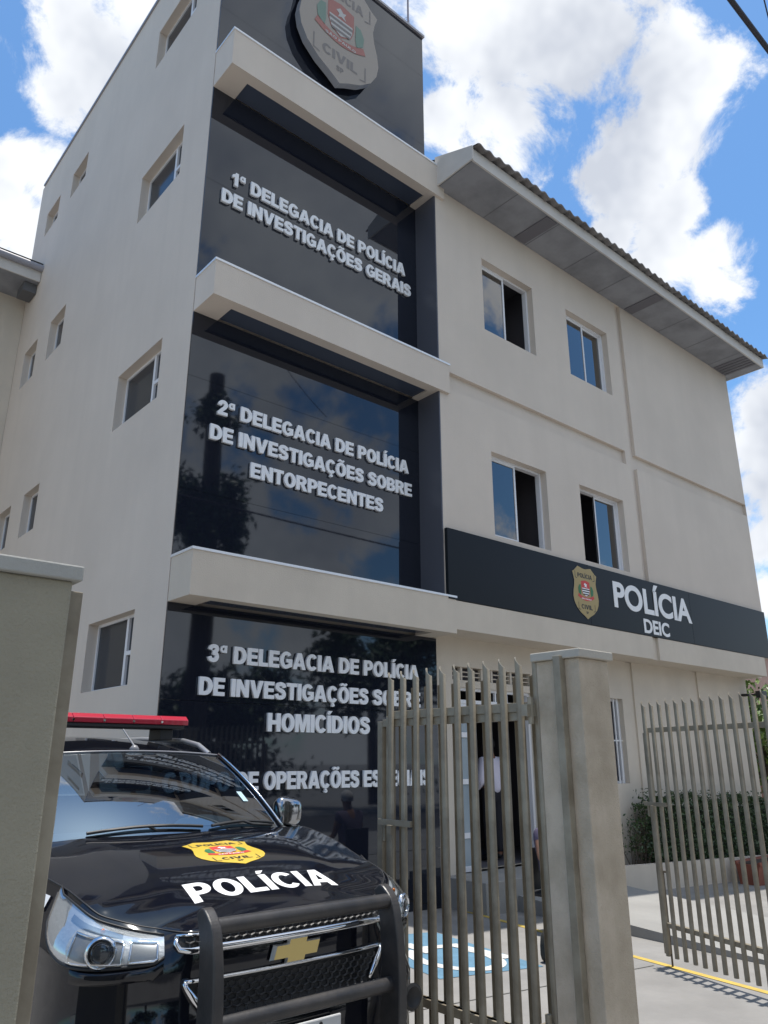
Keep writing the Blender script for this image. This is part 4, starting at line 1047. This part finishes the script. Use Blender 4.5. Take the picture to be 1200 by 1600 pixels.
# mirrors, roof rails, aerial
sg = lambda v, e: math.copysign(abs(v) ** e, v)
for s in (1, -1):
    mb = MB(); c = W(s * .965, 1.58, 1.415); P = []
    for th in [pi * k / 10 for k in range(11)]:
        P.append([c + Vector((s * .105 * sg(sin(th), .5) * sg(cos(q), .55), .055 * sg(sin(th), .5) * sg(sin(q), .8), .09 * sg(cos(th), .6) * (1 - .12 * cos(q)))) for q in [2 * pi * k / 16 for k in range(17)]])
    mb.grid(P); m_ = mb.build('side_mirror', mat('dark_chrome', (.38, .39, .41), .12, metal=1.0), CAR, smooth=180, weld=True)
    mb = MB(); mb.tube([W(s * .84, 1.60, 1.36), W(s * .90, 1.59, 1.375), c + Vector((0, 0, -.05))], .025, 8); mb.build('mirror_arm', PAINT, m_, smooth=60)
    mb = MB(); mb.tube([roofp(s * .96, .03) + Vector((0, 0, .0)), roofp(s * .96, .10) + Vector((0, 0, .045)), roofp(s * .96, .2) + Vector((0, 0, .055)), roofp(s * .96, .5) + Vector((0, 0, .055)), roofp(s * .96, .8) + Vector((0, 0, .055)), roofp(s * .96, .88)], .018, 8); mb.build('roof_rail', mat('rail_silver', (.55, .56, .58), .3, metal=.7), CAR, smooth=60)
mb = MB(); q = roofp(0, .03); mb.lathe([(.028, -.005), (.03, .008), (.018, .024), (.006, .03)], q, 14); mb.tube([q + Vector((0, 0, .02)), q + Vector((-.02, .16, .13))], [.007, .0045], 6); mb.build('roof_aerial', mat('aerial_grey', (.2, .2, .21), .35), CAR, smooth=60)
# light bar
LB = 2.62; LH = .645
mb = MB(); mb.box(CX - .62, CX + .62, CY + LB - .14, CY + LB + .14, 1.965, 1.992); 
for s in (-.5, .5): mb.box(CX + s - .05, CX + s + .05, CY + LB - .1, CY + LB + .1, 1.885, 1.965)
lb = mb.build('light_bar_base', PLAST, CAR, bevel=.006)
mb = MB(); prof = [(-.15, 1.994), (-.15, 2.03), (-.11, 2.058), (.11, 2.058), (.15, 2.03), (.15, 1.994)]
for k in range(6):
    a = -LH + k * LH / 3; mb.prism(prof, lambda u, v, d: W(d, LB + u, v), a + .001, a + LH / 3 - .001)
mb.build('light_bar_lens', mat('red_lens', (.42, .022, .045), .22, coat=.4), lb, bevel=.005)
mb = MB()
for k in range(1, 6): mb.lathe([(.009, -.158), (.009, -.15)], W(-LH + k * LH / 3, LB, 2.012), 8, 'y')
mb.build('lens_screw', CHROME, lb)
# wheels
for wx, wy in WHEELS:
    for s in (1, -1):
        c = W(s * (wx - .12), wy, CZ + .385)
        mb = MB(); mb.lathe([(.24, -.12), (.36, -.125), (.385, -.09), (.385, .09), (.36, .125), (.24, .12)], c, 36, 'x'); wh = mb.build('wheel', mat('tyre_rubber', (.018, .018, .018), .85), CAR, smooth=50)
        mb = MB(); mb.lathe([(.245, -.10), (.25, .10), (.2, .11), (.19, .05)], c, 36, 'x'); 
        for k in range(6):
            a = 2 * pi * k / 6; u = Vector((0, cos(a), sin(a))); mb.tube([c + Vector((s * .09, 0, 0)) + u * .03, c + Vector((s * .10, 0, 0)) + u * .23], [.035, .028], 6)
        mb.build('rim', mat('alloy_rim', (.4, .41, .42), .3, metal=.8), wh, smooth=50)
        mb = MB(); cc = W(s * .90, wy, CZ + .385); mb.tube([cc + Vector((0, cos(a) * .425, sin(a) * .425)) for a in [-.25 + (pi + .5) * k / 24 for k in range(25)]], .028, 8); mb.build('wheel_arch', PLAST, CAR, smooth=60)
        mb = MB(); mb.lathe([(.43, -.02), (.43, .28), (.05, .28)], W(s * .87 - (.0 if s < 0 else .26), wy, CZ + .385), 24, 'x'); mb.build('wheel_housing', BLACK, CAR)
mb = MB(); mb.box(CX - .8, CX + .8, CY + .35, CY + 4.7, .42, .5); mb.build('underbody', BLACK, CAR)

# ------------------------------------------------------------ planter, hedge, pot
def foliage(mb, n, place, size, seed, up=.3):
    rnd = random.Random(seed)
    for _ in range(n):
        c = Vector(place(rnd)); s = size * rnd.uniform(.6, 1.4)
        d = Vector((rnd.gauss(0, 1), rnd.gauss(0, 1), rnd.gauss(0, 1) + up)).normalized(); e = d.orthogonal().normalized()
        e = (Matrix.Rotation(rnd.uniform(0, 6.28), 3, d) @ e); f = d.cross(e)
        a, b, c2, d2 = c - e * s, c - f * s * .45 + d * s * .12, c + e * s, c + f * s * .45 + d * s * .12
        mb.quad(a, b, c2, d2)
PL0, PLA, PLL = Vector((10.7, 7.22, 0)), radians(-1.5), 6.3
def pl(u, v, z): 
    x = PL0.x + u * cos(PLA) - v * sin(PLA); y = PL0.y + u * sin(PLA) + v * cos(PLA); return Vector((x, y, gz(x) + z))
PO = thing('garden_planter', 'low rendered planter bed under the barred window', 'planter', (13, 7.3, -.2))
mb = MB(); mb.grid([[pl(u, v, z) for v, z in ((0, -.3), (0, .38), (.1, .38), (.1, .2))] for u in lin(0, PLL, 8)])
mb.grid([[pl(0, v, z) for z in (-.3, .38)] for v in (0, .5)]); mb.build('planter_wall', PLASTER2, PO)
mb = MB(); mb.grid([[pl(u, v, .3) for v in (.1, .52)] for u in lin(0, PLL, 8)]); mb.build('soil', SOIL, PO)
HG = thing('hedge', 'clipped dark green hedge growing in the planter by the wall', 'hedge', (13.5, 7.4, .1))
mb = MB(); R_ = random.Random(3)
def hp_(r):
    u = r.uniform(1.35, PLL); h = 1.02 + .06 * sin(u * 3.1) + .05 * sin(u * 7.7); fx = r.random()
    return pl(u, .06 + .42 * (r.random() if fx > .7 else r.random() ** 2.2), .34 + h * (r.random() if fx > .2 else 1 - .08 * r.random()))
foliage(mb, 13000, hp_, .030, 11); foliage(mb, 700, lambda q: (lambda p: (p[0], p[1], p[2] + q.random() ** 2 * .16))(pl(q.uniform(1.35, PLL), q.uniform(.08, .5), 1.34)), .026, 12); mb.build('hedge_leaves', LEAFD, HG)
mb = MB(); mb.grid([[pl(u, v, z) for v, z in ((.22, .3), (.22, 1.22), (.5, 1.22))] for u in lin(1.55, PLL, 8)]); mb.build('hedge_core', mat('hedge_inside', (.012, .02, .009), .9), HG)  # plain dark green sheet inside the hedge, behind the leaves
TW = thing('garden_shrub', 'sparse twiggy shrub at the near end of the hedge', 'shrub', (11.0, 7.4, .1))
mb = MB(); r = random.Random(5); tips = []
for k in range(16):
    b = pl(.95 + r.random() * .45, .2 + r.random() * .15, .28); t = b + Vector((r.uniform(-.25, .2), r.uniform(-.15, .1), r.uniform(.5, .95))); m = b.lerp(t, .5) + Vector((r.uniform(-.05, .05), r.uniform(-.05, .05), 0)); mb.tube([b, m, t], [.008, .005, .003], 5); tips += [m, t, m.lerp(t, .5)]
mb.build('twigs', BARK, TW)
mb = MB(); foliage(mb, 420, lambda q: q.choice(tips) + Vector((q.gauss(0, .05), q.gauss(0, .05), q.gauss(0, .06))), .028, 8); mb.build('leaves', LEAFD, TW)
TP = thing('flower_trough', 'terracotta flower trough standing before the planter', 'flower pot', (14.0, 6.85, -.25))
mb = MB(); x0, x1, y0, y1, za, zb = 14.05, 15.5, 6.55, 6.95, gz(14) - .02, gz(14) + .36
mb.prism([(-.16, za), (.16, za), (.2, zb - .06), (.225, zb - .06), (.225, zb), (.185, zb), (.17, zb - .04), (-.17, zb - .04), (-.185, zb), (-.225, zb), (-.225, zb - .06), (-.2, zb - .06)], lambda u, v, d: (d, 6.75 + u, v), x0, x1)
mb.build('trough', TERRA, TP, bevel=.008); mb = MB(); mb.box(x0 + .04, x1 - .04, 6.59, 6.91, zb - .05, zb - .03); mb.build('soil', SOIL, TP)

# ------------------------------------------------------------ trees, far wall and far house at the right
def tree(name, label, base, h, rad, n, size, leafm, seed, trunk=.18, group=None, squash=.8):
    o = thing(name, label, 'tree', base, group); r = random.Random(seed); B = Vector(base)
    mb = MB(); ends = []
    top = B + Vector((r.uniform(-.2, .2), r.uniform(-.2, .2), h * .62)); mb.tube([B - Vector((0, 0, .2)), B.lerp(top, .5) + Vector((r.uniform(-.1, .1), 0, 0)), top], [trunk, trunk * .75, trunk * .45], 10)
    for k in range(11):
        s = B.lerp(top, r.uniform(.45, 1)); a = r.uniform(0, 6.28); e = s + Vector((cos(a) * rad * r.uniform(.4, .85), sin(a) * rad * r.uniform(.4, .85), h * r.uniform(.08, .38)))
        mb.tube([s, s.lerp(e, .5) + Vector((0, 0, .1 * h * r.random())), e], [trunk * .35, trunk * .22, trunk * .08], 6); ends.append(e); ends.append(s.lerp(e, .6))
    mb.build('trunk', BARK, o, smooth=60)
    cl = [(e + Vector((r.gauss(0, .2), r.gauss(0, .2), r.gauss(0, .2))) * rad * .5, rad * r.uniform(.22, .42)) for e in ends for _ in (0, 1)]
    def pos(q):
        c, s = q.choice(cl); v = Vector((q.gauss(0, 1), q.gauss(0, 1), q.gauss(0, 1) * squash)).normalized() * s * q.random() ** .4; return c + v
    mb = MB(); foliage(mb, n, pos, size, seed + 1); mb.build('crown', leafm, o)
    return o
tree('bushy_tree', 'bright green bushy tree beyond the right corner of the building', (19.4, 8.4, -.4), 4.2, 1.5, 5200, .085, LEAFY, 21, .12)
tree('dark_tree', 'darker ivy-covered tree beside the brick wall at the right', (18.6, 6.9, -.4), 3.1, .75, 2600, .06, LEAF, 25, .08)
BW = thing('boundary_wall', 'old red brick boundary wall behind the right gate leaf', 'wall', (20.5, 9, -.4))
mb = MB(); mb.box(18.5, 28, 9.6, 9.85, -.6, 1.9); mb.build('brickwork', BRICK, BW); mb = MB(); mb.box(18.45, 28, 9.56, 9.89, 1.9, 1.98); mb.build('coping', CAPM, BW)
FH = thing('far_building', 'pinkish far building showing past the right corner', 'building', (44, 21, 0))
mb = MB(); mb.box(42, 54, 20, 30, -1, 7.6); mb.build('wall', mat('pink_render', (.42, .27, .22), .85, var=.2), FH); mb = MB(); mb.box(41.7, 54.3, 19.7, 30.3, 7.6, 7.9); mb.build('roof', TILE, FH)
PN = thing('conifer', 'narrow dark conifer tip behind the pinkish far building', 'tree', (50, 33, 0))
mb = MB(); mb.tube([(50, 33, -1), (50, 33, 14)], [.3, .05], 8); mb.build('trunk', BARK, PN)
mb = MB()
def cn(q): h = q.random(); a = q.uniform(0, 6.28); rr = 2.4 * (1 - h) * (.4 + .6 * abs(sin(h * 22))) * q.random() ** .5; return (50 + cos(a) * rr, 33 + sin(a) * rr, 2 + 12.3 * h)
foliage(mb, 3500, cn, .2, 40); mb.build('crown', LEAFD, PN)

# ------------------------------------------------------------ across the street (seen only mirrored in the black panels and the car)
AR = thing('shaggy_pine', 'tall shaggy pine with a thick trunk across the street', 'tree', (15.6, -15, 0))
mb = MB(); mb.tube([(15.6, -15, -.5), (15.7, -15, 8), (15.55, -15, 19.5)], [.55, .48, .36], 12); r = random.Random(9); tp = []
for k in range(16):
    a = k * 2.4; z = 10.8 + .20 * k + (3.4 if k > 12 else 0); w = 1.25 if k <= 12 else .7; q = Vector((15.6 + cos(a) * w, -15 + sin(a) * w, z + .4)); mb.tube([(15.6, -15, z), (15.6 + cos(a) * w * .6, -15 + sin(a) * w * .6, z + .1), q], [.12, .08, .04], 6); tp.append(q)
mb.build('trunk', BARK, AR); mb = MB(); foliage(mb, 3400, lambda q: q.choice(tp) + Vector((q.gauss(0, .32), q.gauss(0, .32), q.gauss(0, .4))), .2, 10); mb.build('crown', LEAFD, AR)
tree('street_tree', 'broad street tree across the road, mirrored low in the panels', (24, -13, 0), 9, 4.0, 5200, .22, LEAFD, 31, .35)
tree('street_tree', 'round street tree across the road behind the camera', (-6, -14, 0), 7, 3.2, 4200, .2, LEAF, 33, .3)
for k, (x, y, h, lab) in enumerate(((2, -14.5, 7.5, 'dense evergreen tree across the street, straight behind the camera'), (9.5, -16, 8.5, 'taller evergreen tree across the street beside the shaggy pine'), (19, -18, 7, 'evergreen tree across the street behind the shaggy pine'), (32, -12, 8, 'evergreen tree far along the street at the right'))):
    tree('evergreen_tree', lab, (x, y, -.2), h, 3.6, 5000, .24, LEAFD, 60 + k, .3, 'evergreen trees across the street')
    mb = MB(); foliage(mb, 1800, lambda q: (x + q.gauss(0, 1.9), y + q.gauss(0, .8), abs(q.gauss(.9, .8))), .2, 80 + k)
    tag(mb.build('garden_bush', LEAFD, loc=(x, y, 0)), 'low bush at the foot of the ' + lab.replace('dense evergreen tree across the street, straight', 'tree').replace('taller evergreen tree across the street', 'tree').replace('evergreen tree across the street', 'tree').replace('evergreen tree', 'tree'), 'bush', 'bushes across the street')
# overhead cables
def cable(label, a, b, sag, r):
    a, b = Vector(a), Vector(b); mb = MB(); mb.tube([a.lerp(b, k / 24) - Vector((0, 0, sag * 4 * (k / 24) * (1 - k / 24))) for k in range(25)], r, 6)
    tag(mb.build('overhead_cable', mat('cable_black', (.03, .03, .04), .6), smooth=60, loc=tuple(a)), label, 'cable', 'overhead cables')
cable('thick black cable crossing the upper right corner of the sky', (-8, 1.46, 7.4), (26, 1.46, 7.0), .3, .02)
cable('thin drooping wire right of the thick cable', (7.75, 2.14, 11.0), (9.4, 2.5, 9.2), .12, .008)


# ------------------------------------------------------------ people
def skin_mesh(name, pts, edges, rad, m, parent, root=0, sub=2):
    me = bpy.data.meshes.new(name); off = wloc(parent); me.from_pydata([Vector(p) - off for p in pts], edges, []); ob = bpy.data.objects.new(name, me); COL.objects.link(ob)
    ob.modifiers.new('skin', 'SKIN')
    for v, q in zip(me.skin_vertices[0].data, rad): v.radius = q if isinstance(q, tuple) else (q, q)
    me.skin_vertices[0].data[root].use_root = True
    s = ob.modifiers.new('s', 'SUBSURF'); s.levels = s.render_levels = sub
    dg = bpy.context.evaluated_depsgraph_get(); dg.update(); nm = bpy.data.meshes.new_from_object(ob.evaluated_get(dg))
    bpy.data.objects.remove(ob); bpy.data.meshes.remove(me)
    for p in nm.polygons: p.use_smooth = True
    nm.name = name; return link_mesh(name, nm, m, parent)
SKIN = mat('skin', (.32, .17, .11), .5); SKIND = mat('skin_tan', (.25, .12, .075), .5)
def person(label, P, clothes, hair_col, skinm, face):
    """P: joints; face: unit vector the person looks towards"""
    o = thing('person', label, 'person', P['base']); f = Vector(face)
    J = [P['pelvis'], P['waist'], P['chest'], P['neck'], P['jaw'], P['skull']]; E = [(0, 1), (1, 2), (2, 3), (3, 4), (4, 5)]; Rr = [(.115, .15), (.10, .14), (.11, .165), (.055, .055), (.072, .07), (.092, .082)]
    for s in 'lr':
        k = len(J); J += [P[s + 'sh'], P[s + 'el'], P[s + 'wr'], P[s + 'palm']]; E += [(2, k), (k, k + 1), (k + 1, k + 2), (k + 2, k + 3)]; Rr += [.06, .043, .028, (.034, .02)]
        w, pa = Vector(P[s + 'wr']), Vector(P[s + 'palm']); d = (pa - w).normalized(); side = d.cross(f).normalized() if d.cross(f).length > .1 else Vector((1, 0, 0))
        for q, (off, ln) in enumerate(((-.027, .062), (-.009, .075), (.009, .07), (.026, .055))):
            a = len(J); b = pa + side * off + d * .02; c = b + d * ln * .55 + f * .006; e = c + d * ln * .45 + f * .018 - side * 0; J += [tuple(b), tuple(c), tuple(e)]; E += [(k + 3, a), (a, a + 1), (a + 1, a + 2)]; Rr += [.010, .009, .0075]
        a = len(J); b = w.lerp(pa, .5) - side * .032 + f * .01; c = b + d * .035 - side * .014 + f * .012; J += [tuple(b), tuple(c)]; E += [(k + 2, a), (a, a + 1)]; Rr += [.012, .009]
        k = len(J); J += [P[s + 'hip'], P[s + 'knee'], P[s + 'ank'], P[s + 'toe']]; E += [(0, k), (k, k + 1), (k + 1, k + 2), (k + 2, k + 3)]; Rr += [.09, .062, .04, (.042, .03)]
    b = skin_mesh('body', J, E, Rr, skinm, o, 0, 2)
    sk = Vector(P['skull']); ja = Vector(P['jaw']); rt = f.cross(Vector((0, 0, 1))).normalized(); mid = sk.lerp(ja, .35)
    mb = MB()
    for s in (-1, 1): mb.lathe([(.001, -.012), (.011, -.004), (.011, .004), (.001, .012)], mid + f * .078 + rt * s * .032, 8, 'z')
    mb.build('eyes', mat('eye_dark', (.03, .025, .02), .2), o, smooth=60)
    mb = MB(); n0 = mid + f * .085; mb.tube([n0 + Vector((0, 0, .012)), n0 + f * .02 - Vector((0, 0, .03)), n0 + f * .004 - Vector((0, 0, .04))], [.007, .013, .008], 8)
    for s in (-1, 1): mb.tube([mid + rt * s * .082 + Vector((0, 0, .022)), mid + rt * s * .094, mid + rt * s * .082 - Vector((0, 0, .03))], [.008, .012, .008], 6)
    mb.build('nose_and_ears', skinm, o, smooth=60)
    mb = MB(); mb.tube([mid + f * .076 + rt * -.024 - Vector((0, 0, .068)), mid + f * .086 - Vector((0, 0, .07)), mid + f * .076 + rt * .024 - Vector((0, 0, .068))], [.003, .006, .003], 6); mb.build('mouth', mat('lip', (.28, .10, .08), .5), o)
    # hair: a cap round the back and top of the skull
    mb = MB(); G = []
    for i in range(9):
        th = (.02 + .62 * i / 8) * pi; row = []
        for k in range(19):
            ph = 2 * pi * k / 18; fr = cos(ph); cut = th if fr < .3 else min(th, .33 * pi + .12 * (1 - fr))
            row.append(sk + Vector((0, 0, -.01)) + (f * (fr * .108) + rt * (sin(ph) * .098)) * sin(cut) + Vector((0, 0, .112 * cos(cut))))
        G.append(row)
    mb.grid(G); mb.build('hair', hair_col, o, smooth=180)
    def limb(ch, radii, name, m, root=0):
        pts, ed, rr = [], [], []
        for chain, rads in zip(ch, radii):
            for i, (p, q) in enumerate(zip(chain, rads)):
                if p in pts: j = pts.index(p)
                else: pts.append(p); rr.append(q); j = len(pts) - 1
                if i: ed.append((last, j))
                last = j
        return skin_mesh(name, pts, ed, rr, m, o, root, 2)
    for g in clothes:
        limb([[P[q] if isinstance(q, str) else q for q in c] for c in g['chains']], g['radii'], g['name'], g['mat'])
    return o
def lp(a, b, t): return tuple(Vector(a).lerp(Vector(b), t))
# man in the doorway, seen from behind
bx, by, bz = 9.36, 8.32, .31
P = dict(base=(bx, by, bz), pelvis=(bx, by, bz + .95), waist=(bx, by, bz + 1.10), chest=(bx, by, bz + 1.32), neck=(bx, by + .01, bz + 1.50), jaw=(bx, by + .03, bz + 1.58), skull=(bx, by + .03, bz + 1.68),
 lsh=(bx - .19, by, bz + 1.42), lel=(bx - .25, by - .02, bz + 1.13), lwr=(bx - .20, by + .16, bz + .98), lpalm=(bx - .17, by + .22, bz + .95), rsh=(bx + .19, by, bz + 1.42), rel=(bx + .27, by - .04, bz + 1.13), rwr=(bx + .22, by + .14, bz + .98), rpalm=(bx + .19, by + .2, bz + .95),
 lhip=(bx - .10, by, bz + .88), lknee=(bx - .11, by + .01, bz + .48), lank=(bx - .11, by - .02, bz + .08), ltoe=(bx - .13, by + .15, bz + .035), rhip=(bx + .10, by, bz + .88), rknee=(bx + .12, by + .02, bz + .48), rank=(bx + .13, by - .01, bz + .08), rtoe=(bx + .16, by + .16, bz + .035))
SHIRT = mat('lilac_shirt', (.72, .69, .80), .85, bump=.4, bscale=12); TROU = mat('dark_trousers', (.02, .02, .028), .9)
def outfit(P, shirt, trousers, shoes, sleeve=1.0):
    up = [{'name': 'shirt', 'mat': shirt, 'chains': [[lp(P['pelvis'], P['waist'], -.25), 'waist', 'chest', lp(P['chest'], P['neck'], .75)], ['chest', 'lsh', lp(P['lsh'], P['lel'], .5 if sleeve < 1 else 1)] + ([lp(P['lel'], P['lwr'], .85)] if sleeve >= 1 else []), ['chest', 'rsh', lp(P['rsh'], P['rel'], .5 if sleeve < 1 else 1)] + ([lp(P['rel'], P['rwr'], .85)] if sleeve >= 1 else [])],
           'radii': [[(.135, .18), (.125, .175), (.13, .185), (.065, .075)], [.13, .078, .066, .05], [.13, .078, .066, .05]]},
          {'name': 'trousers', 'mat': trousers, 'chains': [['waist', 'pelvis'], ['pelvis', 'lhip', 'lknee', lp(P['lknee'], P['lank'], .95)], ['pelvis', 'rhip', 'rknee', lp(P['rknee'], P['rank'], .95)]], 'radii': [[(.115, .15), (.13, .165)], [.12, .108, .082, .066], [.12, .108, .082, .066]]}]
    for s in 'lr': up.append({'name': 'shoe', 'mat': shoes, 'chains': [[lp(P[s + 'ank'], P[s + 'toe'], -.15), lp(P[s + 'ank'], P[s + 'toe'], .55), lp(P[s + 'ank'], P[s + 'toe'], 1.15)]], 'radii': [[(.052, .05), (.05, .045), (.045, .03)]]})
    return up
person('person in a lilac shirt and dark trousers standing in the doorway', P, outfit(P, SHIRT, TROU, BLACK), mat('black_hair', (.012, .01, .01), .6), SKIND, (0, 1, 0))
# seated person mostly hidden behind the gate bars
bx, by = 7.55, 5.84; bz = gz(7.55)
P = dict(base=(bx, by, bz), pelvis=(bx, by, bz + .52), waist=(bx, by + .02, bz + .68), chest=(bx, by + .03, bz + .92), neck=(bx, by, bz + 1.10), jaw=(bx, by - .04, bz + 1.17), skull=(bx, by - .04, bz + 1.27),
 lsh=(bx - .19, by + .02, bz + 1.02), lel=(bx - .24, by - .02, bz + .76), lwr=(bx - .20, by - .24, bz + .66), lpalm=(bx - .18, by - .31, bz + .64), rsh=(bx + .19, by + .02, bz + 1.02), rel=(bx + .25, by - .02, bz + .76), rwr=(bx + .20, by - .24, bz + .66), rpalm=(bx + .17, by - .31, bz + .64),
 lhip=(bx - .10, by - .04, bz + .50), lknee=(bx - .14, by - .44, bz + .52), lank=(bx - .14, by - .40, bz + .09), ltoe=(bx - .17, by - .55, bz + .04), rhip=(bx + .10, by - .04, bz + .50), rknee=(bx + .14, by - .44, bz + .52), rank=(bx + .14, by - .40, bz + .09), rtoe=(bx + .17, by - .55, bz + .04))
person('person sitting on a plain chair behind the gate bars, purple-grey top', P, outfit(P, mat('purple_grey_top', (.12, .10, .16), .85), mat('grey_trousers', (.30, .33, .34), .9), BLACK, .5), mat('white_hair', (.6, .6, .6), .7), SKIN, (0, -1, 0))
CH = thing('plain_chair', 'dark plain chair under the person behind the gate', 'chair', (bx, by, bz))
mb = MB(); mb.box(bx - .22, bx + .22, by - .24, by + .2, bz + .37, bz + .41); mb.build('seat', BLACK, CH, bevel=.01); mb = MB(); mb.box(bx - .21, bx + .21, by + .2, by + .225, bz + .41, bz + .85); mb.build('backrest', BLACK, CH, bevel=.008)
for sx in (-1, 1):
    for sy in (-.21, .17): mb = MB(); mb.tube([(bx + sx * .19, by + sy, bz), (bx + sx * .19, by + sy, bz + .37)], .014, 8); mb.build('leg', BLACK, CH)
BG = thing('dark_bag', 'small dark bag lying on the paving behind the gate bars', 'bag', (6.33, 5.0, gz(6.3)))
mb = MB(); c = Vector((6.36, 4.93, gz(6.3)))
mb.grid([[c + Vector((.19 * sg(sin(t), .45) * sg(cos(q), .5) * (1 - .12 * (1 - cos(t))), .11 * sg(sin(t), .45) * sg(sin(q), .6), .14 - .14 * sg(cos(t), .6) + .015 * sin(5 * q) * sin(t))) for q in [2 * pi * k / 20 for k in range(21)]] for t in [pi * k / 10 for k in range(11)]]); mb.build('sack', mat('bag_cloth', (.025, .025, .022), .8, bump=.5, bscale=14), BG, smooth=180, weld=True)
mb = MB(); mb.tube([c + Vector((-.10, 0, .25)), c + Vector((-.08, .03, .33)), c + Vector((0, .05, .355)), c + Vector((.08, .03, .33)), c + Vector((.10, 0, .25))], .012, 8); mb.build('handle', BLACK, BG, smooth=60)
